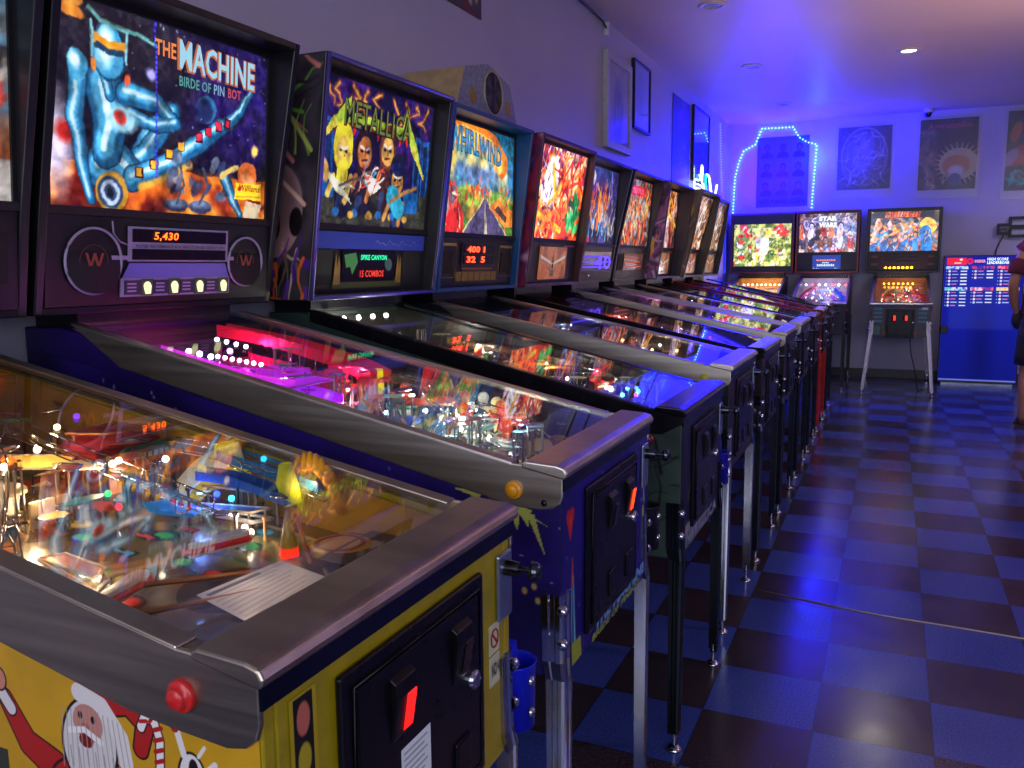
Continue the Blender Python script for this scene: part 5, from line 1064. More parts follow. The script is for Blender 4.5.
rowdef = [
 (1, 'blue-boxed pinball machine with WHIRLWIND backglass of a storm over a road', dict(gz=.95, rs=.2, cab='1c1c24', railm=M_steel, lock=M_steel, btn='b8b020', box='0d4478', art=art_whirl().tex(), artm=A_lit, spk=spk_whirl, bt=-.985, bk=-1.05, bb=-1.075, gt=-1.07, gb=-1.085), 3, ['c87038', '504030', '383048'], [(-.4, .05, (1, .7, .4), .4), (-.75, .05, (.4, .5, 1), .4)], 'WHIRLWIND'),
 (2, 'black pinball machine with fiery red and orange backglass above an orange art card', dict(legm=LEG2, gz=.935, rs=.21, cab='1c0c14', rail='thin', railm=blackrail, lock=blacklock, box='3c0c1c', art=art_fire().tex(), artm=art_mat('backlit_art_hot', 1.5, .25, .3), spk=spk_card(), bt=-.96, bk=-1.02, bb=-1.06, gt=-1.0, gb=-1.07), 5, ['2840c8', 'b05030', '302040'], [(-.4, .05, (.3, .3, 1), .5), (-.75, .05, (1, .5, .3), .5)], None),
 (3, 'pinball machine with violet backglass and bright purple score display', dict(legm=LEG2, gz=.945, rs=.205, cab='141018', railm=M_steel, lock=M_steel2, box='1c1420', art=art_purp().tex(), artm=A_lit, spk=spk_dmd('18104c', '5038e0', '40', (.1, .95), 1.4)), 7, ['a020c0', '6c50c0', 'c83060'], [(-.4, .05, (1, .7, .3), .4), (-.85, .05, (.7, .2, 1), 1.0)], None),
 (4, 'pinball machine with orange flames and a red title bar on its backglass', dict(legm=LEG2, gz=.945, rs=.205, cab='121014', railm=M_steel, lock=M_steel2, box='16121a', art=art_orange().tex(), artm=A_lit, spk=spk_dmd('401410', 'c85030', None, (.2, .85), .8)), 9, ['e8a020', 'd83020', '4888a8'], [(-.4, .05, (1, .7, .4), .6), (-.8, .05, (1, .8, .6), .6)], None),
 (5, 'pinball machine with yellow and white figures on its backglass and a pale art card', dict(legm=LEG2, gz=.935, rs=.21, cab='141014', rail='thin', railm=blackrail, lock=blacklock, box='241828', art=art_white().tex(), artm=A_lit, spk=spk_card('a8a880', (.3, .8)), bt=-.96, bk=-1.02, bb=-1.06), 11, ['d8c060', 'd83020', '48a078'], [(-.4, .05, (.8, 1, .8), .6), (-.8, .05, (1, .8, .6), .6)], None),
 (6, 'red-trimmed pinball machine with round emblem on its backbox side and a red front leg', dict(gz=.94, rs=.21, cab='6c1008', rail='thin', railm=mat('red_rail', '8c1008', .3, .5), lock=mat('red_lock', '701010', .3, .5), box='2c2620', art=art_band().tex(), artm=A_lit, spk=spk_card('e0b080', (.3, .8)), bt=-.90, bk=-.99, bb=-1.045, gt=-.96, gb=-1.08, legm=mat('red_leg', 'd01c10', .3, .2)), 13, ['e03020', 'd83020', 'c8c8b0'], [(-.4, .05, (1, .3, .3), .7), (-.8, .05, (1, .8, .7), .6)], None),
 (7, 'last pinball machine of the long row, dark box with pinkish backglass', dict(legm=LEG2, gz=.94, rs=.21, cab='101016', rail='thin', railm=blackrail, lock=blacklock, box='1c1614', art=art_band().tex(), artm=A_litdim, spk=spk_card('c8a888', (.3, .8)), bt=-.96, bk=-1.02, bb=-1.06, gt=-.985, gb=-1.075), 15, ['d8d8e0', 'a03028', '305878'], [(-.4, .05, (.8, .9, 1), .7), (-.8, .05, (1, .9, .8), .6)], None),
]
for k, label, P_, seed, cols, lamps, title in rowdef:
    m = Pin(label, (ROWX, yk(k), 0), pf=pf_art(seed+20, [cols[2], cols[1], '201c28', cols[0]], n=120), door=dict(lit='401010', st=.3), blade='1c1a20', **P_)
    toys(m, seed, cols, lamps)
    m.plunger(.235)
    if k in (1, 3): m.cup('15151c', 1, .68)
    if k == 1:
        def warp(u, v): return u, v*(1-.25*u)+.16*np.sin(u*pi*.9)-.12*u
        btext(m, 'WHIRLWIND', [(.12, .72), (.81, .68), (.12, .96)], emit('whirl_dark', '102038', .6), bold=.05, warp=warp)
        btext(m, 'WHIRLWIND', [(.125, .73), (.805, .69), (.125, .95)], emit('whirl_blue', '38a0e0', .9), bold=.01, warp=warp, lift=.001)
    if k == 6:
        c = Cv(.48, 150, '4c4038'); c.cloud(5, ['38302a', '6c5a4c', '7c6858'], 3); c.ell(.26, .76, .17, .15, 'd0a038'); c.ell(.26, .76, .14, .12, '282018'); c.ell(.26, .76, .09, .09, 'b0a890'); c.ell(.23, .77, .03, .03, '181410'); c.strokes(20, ['8c6850', 'b8a088', '281c18'], 5, .03, .2, (.08, .1, .4, .55)); c.panel('backbox_side_art', [(-1.32, -.3705, 1.205), (-1.048, -.3705, 1.205), (-.905, -.3705, 1.885), (-1.32, -.3705, 1.885)], A_print, m.R)
    if k == 5:
        c = Cv(.48, 120, '301c30'); c.cloud(5, ['1c1020', 'a868a0', '40203c', 'd8c0d8'], 3); c.strokes(20, ['e0d8e8', 'c078b0', 'f0c050'], 5, .03, .2, (.1, .0, .48, .6)); c.panel('backbox_side_art', [(-1.32, -.3705, 1.205), (-1.06, -.3705, 1.205), (-.965, -.3705, 1.885), (-1.32, -.3705, 1.885)], A_print, m.R)
    if k in (1, 2, 3, 4):
        c = Cv(1.7, 60, '12121c'); c.cloud(4, ['10101a', '24202c', '301c28'], seed); c.strokes(14, cols+['787880'], seed, .03, .25); c.panel('front_art', [(.0008, -.27, .586), (.0008, .27, .586), (.0008, .27, .90), (.0008, -.27, .90)], A_print, m.R)
    if k == 2:
        c = Cv(.48, 120, '4c1020'); c.cloud(5, ['300c18', '98203c', '50184c', 'd8a0b0'], 3); c.panel('backbox_side_art', [(-1.32, -.3705, 1.205), (-1.06, -.3705, 1.205), (-.965, -.3705, 1.885), (-1.32, -.3705, 1.885)], A_print, m.R)

# ---- three machines against the back wall, facing the camera
BY = 6.75
LEGK = mat('black_leg_steel', '22262c', .25, .8)
c_ = [('backwall pinball machine with green and yellow comic backglass in a red frame', -1.26, dict(box='4c0c10', art=art_green().tex(), artm=art_mat('backlit_art_bright', 1.0, .25, .3), z0=1.275, z1=1.765, gz=.905, rs=.24, zt=1.885, cab='30141c', railm=M_steel2), None),
      ('red-sided pinball machine with STAR WARS backglass over a small blue video screen', -.553, dict(box='6c1018', art=art_space().tex(), gz=.905, rs=.24, artm=A_lit, cab='14101a', railm=M_steel2, rail='thin', legm=mat('black_leg_paint', '0c0c10', .4)), None),
      ('freestanding pinball machine with pale splayed legs and crowded fight scene backglass', .222, dict(box='0c0b10', art=art_brawl().tex(), gz=.905, rs=.24, artm=A_lit, cab='241c22', railm=M_steel2, legm=mat('pale_leg_paint', 'c4c0c8', .35, .2), splay=.05), None)]
RB = lambda c_, e: mat('rear_glow_'+c_, c_, .5, 0, c_, e, var=0)  # rear boards given their own glow to brighten the playfield ends
m = Pin(c_[0][0], (c_[0][1], BY, 0), -pi/2, rbm=RB('c08030', .6), blade='705028', pf=pf_art(41, ['a07030', 'e0b050', '604020', 'f0d080'], n=120), spk=lambda s: None, bw=.355, gt=-1.05, gb=-1.06, bt=-1.02, bk=-1.03, bb=-1.04, **c_[0][2])
toys(m, 41, ['f0c040', 'e0a030', 'c08020'], [(-.5, 0, (1, .8, .4), 1.2), (-.9, .05, (1, .8, .4), 1.4)], ecol=('ffe090', 'ffc050', 'fff0c0'), nb=20)
for k in range(9): m.bulb(-1.10, -.2+k*.05, 'ffd888', 14, .12, .011)
m = Pin(c_[1][0], (c_[1][1], BY, 0), -pi/2, rbm=RB('90809c', .5), blade='605068', pf=pf_art(43, ['80607c', 'c0a0c0', '504868', 'e0d0e0'], n=120), spk=None, bw=.335, gt=-1.04, gb=-1.05, bt=-1.02, bk=-1.03, bb=-1.04, **c_[1][2])
toys(m, 43, ['d060c0', '6080e0', 'e05050'], [(-.5, 0, (.9, .7, 1), 1.0), (-.9, .05, (.8, .9, 1), 1.4)], ecol=('ffffff', '60ff80', 'ff4040', 'c060ff', 'e0f0ff'), nb=26)
for k in range(7): m.bulb(-1.10, -.21+k*.07, ['e8f8ff', 'ff3030', 'e8f8ff', 'e0fff0', 'ff4040', 'ffffff', 'ff4040'][k], 16, .12, .011)
d = plate(m, 'video_screen', .26, .12, .74, .95, emit('scr_blue', '2848b8', .8), .004); 
for (u0, u1, v0, v1, k_) in ((.33, .67, .60, .70, 'ff8848'), (.43, .55, .46, .54, 'c8e0ff'), (.34, .66, .28, .42, 'c8e0ff'), (.27, .42, .15, .18, 'e0e0f0'), (.64, .73, .15, .18, 'e0e0f0')):
    for j in range(int((u1-u0)/.03)): plate(m, 'screen_glyph', u0+j*.03, v0, u0+j*.03+.021, v1-.02*(j % 2), emit('scr_'+k_, k_, 1.3), .0055, d, .001)
wt = emit('sw_white', 'f4f4f0', 1.1); btext(m, 'STAR', [(.34, .80), (.66, .80), (.34, .93)], wt, bold=.08); btext(m, 'WARS', [(.34, .64), (.66, .64), (.34, .77)], wt, bold=.08)
def spk_red(s):
    plate(s, 'score_display', .16, .1, .86, .92, mat('maroon_bezel', '2c1018', .35), .002)
    for v in (.72, .50): plate(s, 'display_window', .25, v, .72, v+.12, DK, .005)
    for (u, v) in ((.05, .75), (.86, .75), (.05, .3), (.86, .3)): plate(s, 'instruction_plate', u, v, u+.09, v+.14, mat('brown_print', '5c3428', .5), .005)
    stext(s, '4 6 8 8 8 8 8', .24, .10, .66, .24, emit('amber', 'ffb028', 5), 'score_digits', None, e=.006, bold=.06)
m = Pin(c_[2][0], (c_[2][1], BY, 0), -pi/2, rbm=RB('804820', .4), blade='583420', pf=pf_art(45, ['a06030', 'e0a050', '603020', 'c03020'], n=120), spk=spk_red, bw=.368, gt=-1.04, gb=-1.05, bt=-1.02, bk=-1.03, bb=-1.04, door=dict(both=True, lit='ff2818', litc=-.055, off=.05, st=3, w=.13), **c_[2][2])
toys(m, 45, ['e08030', 'd83020', 'c09040'], [(-.5, 0, (1, .7, .4), .9), (-.9, .05, (1, .7, .4), 1.2)], ecol=('ffe0a0', 'ff4030', 'ffd080'), nb=26)
for k in range(7): m.bulb(-1.12, -.17+k*.048, 'ffb838', 14, .13, .009)
c = Cv(1.7, 90, '241c24'); c.cloud(4, ['201820', '342c34'], 3)
for sx in (.10, 1.35):
    for k in range(4): c.rect(sx, .40+k*.12, sx+.24, .47+k*.12, '306c84')
c.rect(.08, .05, .3, .3, '305c60'); c.rect(.4, .02, 1.3, .14, '903038'); c.rect(1.42, .82, 1.62, 1.0, '0c0c10'); c.ell(1.52, .90, .05, .05, 'e8e8f0')
c.panel('front_art', [(.0008, -.27, .586), (.0008, .27, .586), (.0008, .27, .92), (.0008, -.27, .92)], A_print, m.R)
MB().box(.001, .006, .19, .245, .85, .90).build('price_plate', mat('plate_white', 'c8c8d0', .5), m.R)
cd = MB().tube(smooth_path([(-.3, .10, .6), (-.25, .12, .40), (-.28, .17, .2), (-.3, .2, .012), (-.5, .25, .012)]), .005, 6).build('power_cord', M_blk, m.R)

# ------------------------------------------------------------------ wall and ceiling things
# fan topper standing on the blue machine
T_ = root('fan_topper', 'tan wooden fan housing with round dark opening, standing on the blue pinball box', 'topper', (-1.36, .81, 1.892))
prof = []
for t in np.linspace(0, pi, 49): 
    k = 1-.07*abs(sin(t*4)); prof.append((.27*np.sign(cos(t))*abs(cos(t))**.85*k, max(0, .205*abs(sin(t))**.75*k)))
wood = mat('tan_wood', 'b09468', .5, var=.15, scale=25)
tb = MB().prism([(y, z) for y, z in prof], -.27, -.012, 'x'); tb.build('housing', wood, T_)
c = Cv(2.6, 90, '74788c'); c.cloud(16, ['505468', '8c90a4', 'a8a8b8', '60647c'], 3); 
for x in (.55, 2.05): c.ell(x, .34, .16, .3, 'a8843c', rot=.2); c.strokes(10, ['c8a850', '806028'], 4, .03, .2, (x-.12, .15, x+.1, .5))
fr = []
mbf = MB(); n = len(prof); oy, oz, orr = .04, .100, .086
vs = [(-.011, y, z) for y, z in prof]; ang = [math.atan2(z-oz, y-oy) for y, z in prof]
vi = [(-.011, oy+orr*cos(a), oz+orr*sin(a)) for a in ang]
mbf.add(vs+vi, [(i, i+1, n+i+1, n+i) for i in range(n-1)]+[(n-1, 0, n, 2*n-1)]); fpl = mbf.build('front_plate', mat('grey_gold_print', '7c8094', .5, var=.4, scale=70), T_)
for y0 in (-.14, .19): MB().lathe([(.0001, .001), (.030, .001), (.034, 0)], (-.0105, y0, .06), (1, 0, 0), 7).build('gold_motif', mat('gold_motif', '94742c', .5, var=.3, scale=90), fpl)
MB().cyl((-.0105, oy, oz), (-.010, oy, oz), orr, n=32).build('fan_opening', mat('fan_opening_shade', '1c1a1c', .6, var=.5, scale=20), T_)  # dark disc paints the shade inside the fan hole
MB().tube([(-.008, oy+orr*cos(t), oz+orr*sin(t)) for t in np.linspace(0, 2*pi, 36, endpoint=False)], .005, 6, closed=True).build('opening_rim', mat('rim_tan', '9c907c', .5), T_)
fb = MB()
for k in range(5):
    a = k*2*pi/5; fb.add([(-.008, oy+.01*cos(a), oz+.01*sin(a)), (-.007, oy+.075*cos(a-.3), oz+.075*sin(a-.3)), (-.005, oy+.075*cos(a+.35), oz+.075*sin(a+.35))], [(0, 1, 2)])
fb.build('fan_blade', mat('fan_blade', '38342e', .5), T_)

def wall_poster(name, label, cat, c, y0, y1, z0, z1, frame=None, fw_=.02, depth=.02, mt=A_print, glass=True, group=None):
    """on the left wall; y0..y1 along the wall"""
    R_ = root(name, label, cat, (XW, (y0+y1)/2, z0), 0, group); w = (y1-y0)/2; h = z1-z0
    if frame:
        m = MB()
        for a, b, e, f in ((-w, w, 0, fw_), (-w, w, h-fw_, h), (-w, -w+fw_, fw_, h-fw_), (w-fw_, w, fw_, h-fw_)): m.box(.001, depth, a, b, e, f)
        m.build('frame', frame, R_, bevel=.002)
        k = fw_*.8
        c.panel('print', [(depth*.5, -w+k, k), (depth*.5, w-k, k), (depth*.5, w-k, h-k), (depth*.5, -w+k, h-k)], mt, R_, thick=.004)
        if glass: MB().box(depth*.72, depth*.72+.001, -w+k, w-k, k, h-k).build('picture_glass', glass_mat('picture_glass', boost=1.0), R_)
    else: c.panel('print', [(.006, -w, 0), (.006, w, 0), (.006, w, h), (.006, -w, h)], mt, R_, thick=.003)
    return R_
c = Cv(.98, 90, '9ca0ac'); c.cloud(4, ['8c909c', 'a8a8b4', '98989c'], 3); c.ell(.5, .42, .22, .38, '586c98', soft=.1); c.strokes(40, ['3c5490', '6c84b0', '8898b4'], 5, .02, .3, (.3, .1, .65, .75), pi/2)
wall_poster('framed_print', 'white-framed faded blue print on the side wall beside the black-framed one', 'picture', c, 3.25, 3.84, 2.10, 2.73, mat('white_frame', 'b8b8b4', .4), .05, .035)
c = Cv(.9, 90, '9090b8'); c.ell(.45, .5, .12, .36, '6878b0', soft=.08); c.strokes(20, ['4860a0', '7888b8'], 5, .03, .3, (.3, .2, .6, .8), pi/2)
wall_poster('framed_print', 'thin black-framed pale print on the side wall, beside the white frame', 'picture', c, 3.92, 4.38, 2.32, 2.82, M_blk, .018, .03)
c = Cv(.85, 110, '141210'); c.ell(.42, .45, .2, .45, '301838', soft=.1); c.strokes(30, ['702c70', '8c3878', '402050'], 5, .04, .25, (.25, .45, .6, .95)); c.strokes(30, ['a0a0b0', '686878'], 9, .02, .16, (.15, .2, .75, .5)); c.strokes(20, ['a05840', '803050'], 12, .04, .14, (.2, .02, .6, .2))
wall_poster('dark_banner', 'dark cloth banner with violet and grey print hung on the side wall', 'banner', c, 5.20, 5.88, 1.97, 2.80)
c = Cv(.88, 60, '0c0c28'); c.cloud(3, ['0c0c30', '181848'], 3)
wall_poster('framed_poster', 'glossy black-framed poster glowing with blue reflections near the corner', 'picture', c, 5.97, 6.72, 2.12, 2.83, M_blk, .015, .03)
c = Cv(1.3, 60, '1c1a20'); c.cloud(5, ['181820', '503030', '3c4048', '702020'], 3); c.blobs(8, ['e03828', 'c8c8a0'], 4, (.03, .06), (0, .1, 1.3, .4))
wall_poster('dark_poster', 'dark poster whose lower corner shows above the rock band pinball machine', 'poster', c, .78, 1.41, 2.455, 2.90)
# neon hand sign
N_ = root('neon_sign', 'small white and cyan neon sign on the side wall above the row', 'sign', (XW+.045, 6.15, 1.99)); nw = emit('neon_white', 'd8f0ff', 3.5); nc = emit('neon_cyan', '18b8f0', 2.6)
MB().box(0, .012, -.36, .55, .0, .02).build('sign_backing', M_blk, N_)
MB().tube([(.02, y, z) for y, z in smooth_path([(-.30, .02), (-.28, .12), (-.1, .13), (-.02, .18), (.02, .28), (.07, .25), (.06, .12), (.14, .10), (.15, .02)], 4)], .008, 8).tube([(.02, y, z) for y, z in smooth_path([(-.3, .03), (-.1, .05), (.12, .03)], 4)], .008, 8).tube([(.02, y, z) for y, z in smooth_path([(-.24, .08), (-.1, .09), (.12, .07)], 4)], .006, 8).build('hand_tube', nw, N_)
for y in (.20, .25): MB().tube([(.02, y, .02), (.02, y, .22)], .007, 8).build('cyan_tube', nc, N_)
MB().tube([(.02, y, z) for y, z in smooth_path([(.28, .22), (.40, .20), (.50, .08), (.62, .02), (.74, .06), (.82, .16)], 5)], .011, 8).build('wave_tube', nw, N_)
# LED ropes
def rope(label, P_, n, on=(.9, 1.4), c='58a8ff', st=16, r=.0065):
    P_ = [Vector(p) for p in P_]; L_ = [(P_[i+1]-P_[i]).length for i in range(len(P_)-1)]; T = sum(L_)
    R_ = root('led_rope', label, 'led rope', P_[0]); o = Vector(P_[0])
    MB().tube([p-o for p in P_], .004, 6).build('rope_tube', mat('led_tube', '9098b8', .3, emit='2828ff', es=.15, var=0), R_)
    m = MB()
    for k in range(n):
        d = T*(k+.5)/n; i = 0
        while d > L_[i]: d -= L_[i]; i += 1
        m.sphere(P_[i].lerp(P_[i+1], d/L_[i])-o+Vector((on[0]*0, 0, 0)), r, 8, 5)
    b = m.build('led_beads', emit('led_'+c+str(st), c, st), R_); b['kind'] = 'stuff'
    return R_
yl = 8.098
pts = [(-1.655, yl, 1.90), (-1.639, yl, 2.327), (-1.60, yl, 2.50), (-1.545, yl, 2.635), (-1.413, yl, 2.70), (-1.375, yl, 2.80), (-1.345, yl, 2.875), (-.996, yl, 2.868), (-.927, yl, 2.752), (-.84, yl, 2.69), (-.728, yl, 2.655), (-.745, yl, 2.3), (-.760, yl, 1.93)]
rope('dotted blue LED rope outlining the nine-portrait poster on the back wall', pts, 66)
MB
rope('vertical dotted LED reflection, built as a rope by the glossy framed poster', [(XW+.012, 7.37, 2.86), (XW+.012, 7.45, 2.5), (XW+.012, 7.56, 2.13)], 26, c='6878ff', st=4)  # beads built in place of an LED reflection in the poster glass
rope('short blue LED rope hanging behind the last pinball machine of the row', [(XW+.012, 7.83, 1.70), (XW+.012, 7.88, 1.2)], 16, c='2028ff', st=6)

# posters on the back wall (facing -y)
def back_poster(name, label, c, x0, x1, z0, z1, sleeve=.03, mt=A_print, cat='poster'):
    R_ = root(name, label, cat, ((x0+x1)/2, YB, z0)); w = (x1-x0)/2; h = z1-z0
    c.panel('print', [(-w, -.006, 0), (w, -.006, 0), (w, -.006, h), (-w, -.006, h)], mt, R_, thick=.003)
    if sleeve: 
        m = MB().box(-w-sleeve, w+sleeve, -.011, -.010, -sleeve*3, h+sleeve); m.build('plastic_sleeve', glass_mat('plastic_sleeve', boost=1.0, haze=.035, hazec=(.6, .6, .65), rough=.12), R_)
    return R_
c = Cv(.72, 150, '4c4cb0'); c.rect(0, 0, .72, 1, '5058b8')
R = random.Random(3)
for i in range(3):
    for j in range(3):
        x, y = .14+i*.22, .82-j*.27; c.rect(x-.10, y-.12, x+.10, y+.12, '5860c0'); k = R.choice(['302c3c', '403848', '282838', '3c3040'])
        c.ell(x, y-.10, .085, .07, k); c.head(x+R.uniform(-.02, .02), y+.02, .042, R.choice(['584858', '6c5450', '4c4050']), R.choice(['201c28', '302838']), eyes=False)
        c.rect(x-.11, y-.15, x+.11, y-.12, '5058b8')
wt_ = back_poster('portrait_poster', 'blue-lit poster of nine small portraits on the back wall inside the LED rope', c, -1.39, -.81, 1.97, 2.77, 0)
text_on('poster_lettering', 'WU-TANG CLAN', (-.26, -.007, .035), (.52, 0, 0), (0, 0, .05), mat('ink_navy', '181838', .5), wt_, bold=.02)
c = Cv(.74, 130, '28282c'); c.ell(.37, .52, .31, .45, '787868', ring=.012); c.ell(.37, .5, .30, .42, '484640', soft=.04); c.ell(.34, .55, .14, .30, '706c8c', soft=.1); c.strokes(90, ['a8a490', '6c6858', '8c8878', 'c0bca8', '383630'], 5, .012, .22, (.08, .1, .66, .92)); c.strokes(20, ['b0a878', '403c38'], 8, .02, .15, (.1, .05, .6, .3))
back_poster('line_art_poster', 'grey line-drawn poster in a clear sleeve on the back wall', c, -.50, .055, 2.13, 2.82)
c = Cv(.72, 150, '201c20'); c.cloud(4, ['1c181c', '382c30', '181418'], 3, mask=(c.Y > .4)*1.)
for k in range(26):
    a = k*2*pi/26; c.line([(.5, .34), (.5+.30*cos(a), .36+.30*sin(a))], .06, 'b0a878', taper=.01)
c.ell(.5, .36, .24, .22, 'b0a878'); c.cloud(5, ['302c28', '8c8060', '584838', '242020'], 6, mask=np.clip((.26-c.X)/.1, 0, 1)*(c.Y < .85)*.9, warp=.3)
c.ell(.47, .34, .17, .14, 'b0682c', soft=.03); c.ell(.47, .26, .10, .08, 'c8c0b8', soft=.04); c.ell(.46, .14, .08, .09, '3c4c70', soft=.02); c.strokes(16, ['703838', '504048', 'b89878'], 5, .02, .14, (.1, .0, .4, .2))
ag = back_poster('film_poster', 'black and yellow starburst poster with reddish lettering on the back wall', c, .335, .895, 2.09, 2.84)
text_on('poster_lettering', 'Aggretsuko', (-.21, -.0075, .62), (.43, 0, .01), (0, 0, .085), mat('ink_salmon', 'a85048', .5), ag, bold=.03)
c = Cv(.75, 100, '3c3c40'); c.cloud(4, ['38383c', '48484c'], 3); c.blobs(16, ['b05028', '904028', 'c87040'], 4, (.03, .06), (.1, .65, .7, .95)); c.blobs(14, ['38603c', 'a83040', 'c84850', '9088b0', '407848'], 6, (.04, .07), (.05, .32, .7, .62)); c.strokes(20, ['28b0a0', '40c8b8'], 7, .04, .12, (.05, .08, .7, .28))
back_poster('comic_poster', 'colourful grey-ground poster cut by the right picture edge on the back wall', c, 1.165, 1.73, 2.05, 2.87)
# dome camera, wall boxes
dc = root('dome_camera', 'small white dome security camera under the ceiling on the back wall', 'security camera', (.40, 7.98, H))
MB().lathe([(.055, 0), (.055, -.02), (.050, -.035), (.0001, -.036)], (0, 0, 0), n=24).build('camera_base', mat('white_plastic', 'c8c8d0', .4), dc)
MB().lathe([(.036, -.034), (.036, -.05), (.028, -.072), (.0001, -.082)], (0, 0, 0), n=20).build('camera_dome', mat('smoked_dome', '08080c', .08), dc)
for (x0, x1, z0, z1, lab) in ((1.13, 1.26, 1.59, 1.71, 'small black wall bracket plate with pale cable loops left of the larger one'), (1.235, 1.50, 1.56, 1.78, 'larger black wall bracket plate behind the standing person')):
    b = root('wall_bracket', lab, 'bracket', ((x0+x1)/2, YB, z0)); w = (x1-x0)/2; h = z1-z0; m = MB()
    for a, bb_, e, f in ((-w, w, 0, .03), (-w, w, h-.03, h), (-w, -w+.03, .03, h-.03), (w-.03, w, .03, h-.03)): m.box(a, bb_, -.02-(.012 if x0 < 1.2 else 0), -.001, e, f)
    m.box(-w, w, -.012, -.001, h*.4, h*.6); m.build('bracket_plate', M_blk2, b, bevel=.002)
    if x0 < 1.2: MB().tube([(-.04, -.035, .08), (-.02, -.035, .04), (.0, -.035, .08), (.02, -.035, .04), (.04, -.035, .08)], .005, 6).build('cable_loop', mat('pale_cable', 'a8a8b8', .5), b)
cb = MB().tube(smooth_path([(1.20, YB-.012, 1.60), (1.16, YB-.012, 1.50), (1.13, YB-.012, 1.38), (1.13, YB-.012, 1.1)]), .006, 6).build('wall_cable', M_blk); tag(cb, 'thin black cable hanging down from the wall bracket behind the score screen', 'cable')
# corner sensor and wire on the side wall
sn = root('corner_sensor', 'small white sensor at the end of the wire along the ceiling edge', 'sensor', (XW, 3.28, 2.82))
MB().box(0, .035, -.02, .02, 0, .09).build('sensor_body', mat('white_plastic', 'c8c8d0', .4), sn, bevel=.008)
wr = MB().tube([(XW+.012, 1.6, H-.012), (XW+.012, 2.4, H-.015), (XW+.012, 2.9, H-.02), (XW+.018, 3.2, 2.895), (XW+.02, 3.28, 2.86)], .007, 6).build('ceiling_wire', M_blk); tag(wr, 'dark wire run along the edge of wall and ceiling', 'wire')
# ceiling lights
for i, (x, y, lab) in enumerate(((.168, 5.104, 'bright oval ceiling downlight, the only one lit'), (-.988, 3.29, 'unlit ceiling fixture nearest the top picture edge'), (-1.01, 5.09, 'unlit ceiling fixture, middle one of the three in line'), (-.967, 6.94, 'unlit ceiling fixture in the blue glow near the back wall'))):
    d = root('downlight', lab, 'ceiling light', (x, y, H), 0, 'round ceiling downlights')
    MB().lathe([(.055, -.001), (.058, -.010), (.080, -.010), (.088, -.004), (.088, 0)], (0, 0, 0), n=32).build('trim_ring', mat('lamp_trim', 'c0bcc4', .35), d)
    if i == 0:
        MB().lathe([(.0001, -.005), (.056, -.005)], (0, 0, 0), n=32).build('lamp_lens', emit('downlight', 'fff0d8', 6), d)
        add_light('downlight_lamp', 'SPOT', (0, 0, -.03), 40, (1, .9, .8), .05, parent=d)
    else: MB().lathe([(.0001, -.004), (.03, -.012), (.056, -.005)], (0, 0, 0), n=32).build('lamp_lens', mat('lamp_off', '8c8894', .3), d)

# ---- score screen kiosk
K_ = root('score_screen', 'tall blue high score leaderboard screen standing by the back wall', 'screen', (1.0, 7.78, 0), radians(0))
w = .375; MB().box(-w, w, 0, .075, .02, 1.375).build('screen_case', mat('case_black', '0c0e1c', .3), K_, bevel=.006)
MB().box(-w+.04, w-.04, -.02, .10, .0, .022).build('screen_base', mat('base_grey', '9098b0', .3, .6), K_)
A = .57; c = Cv(A, 380, '0c1cb0'); c.grad('0a1478', '1018a8', 0, 1); c.ell(.30, .2, .06, .3, '080e60', soft=.15)
c.rect(.015, .935, .16, .99, 'f02838'); c.ell(.12, .975, .012, .009, 'fff0f0'); c.rect(.07, .945, .12, .952, 'ffd8d8'); c.ell(.185, .962, .025, .025, 'f02838'); c.ell(.185, .962, .013, .013, '90207c')
def block(x0, y1, n, head):
    c.rect(x0, y1-.03-n*.026, x0+.165, y1, '101e90'); c.cloud(40, head, int(x0*90+y1*70), mask=((c.X > x0) & (c.X < x0+.165) & (c.Y > y1-.026) & (c.Y < y1))*1.)
    for k in range(n):
        y = y1-.042-k*.026; q = ['f8e8ff', 'c0d8ff', 'ffb0c0'][(k*7+int(x0*50)) % 3]
        c.ell(x0+.03, y, .0095, .009, q); c.rect(x0+.048, y-.003, x0+.085+.01*(k % 2), y+.004, ['d870b0', 'b0c0ff'][k % 2]); c.rect(x0+.11, y-.004, x0+.158, y+.005, 'e0e4ff'); c.rect(x0+.005, y-.003, x0+.012, y+.003, 'b0b8f0')
block(.01, .925, 5, ['40a0c0', 'e0f0ff', '3060e0']); block(.20, .925, 3, ['1828a0', 'f04070', '1828a0']); block(.385, .925, 5, ['f03060', 'ff90b0', 'e02040'])
block(.01, .755, 5, ['20c0c0', 'ffe0ff', '2040d0']); block(.20, .755, 4, ['2030b0', 'f04070', 'e0e0ff']); block(.385, .755, 4, ['f0a050', 'ffe0b0', 'f0c080'])
c.rect(.0, .0, A, .012, '6070d0')
sc_ = c.panel('screen_image', [(-w+.012, -.002, .045), (w-.012, -.002, .045), (w-.012, -.002, 1.362), (-w+.012, -.002, 1.362)], art_mat('screen_glow', 1.05, .5, dark=True), K_)
sw_ = emit('screen_white', 'e0f4ff', 1.6)
text_on('screen_lettering', 'INSIDER', (-.085, -.003, 1.298), (.10, 0, 0), (0, 0, .030), emit('screen_pink', 'ffa8b8', 1.4), sc_, bold=.02); text_on('screen_lettering', 'HIGH SCORE', (.03, -.003, 1.318), (.19, 0, 0), (0, 0, .030), sw_, sc_, bold=.02); text_on('screen_lettering', 'LEADERBOARDS', (.03, -.003, 1.282), (.24, 0, 0), (0, 0, .030), sw_, sc_, bold=.02)
MB().box(-w+.005, -w+.075, -.03, -.002, .55, .63).build('side_box', M_blk, K_, bevel=.004)
add_light('screen_glow_light', 'AREA', (0, -.02, .95), 3.0, (.25, .35, 1), .6, .7, aim=None, parent=K_).rotation_euler = (radians(90), 0, 0)

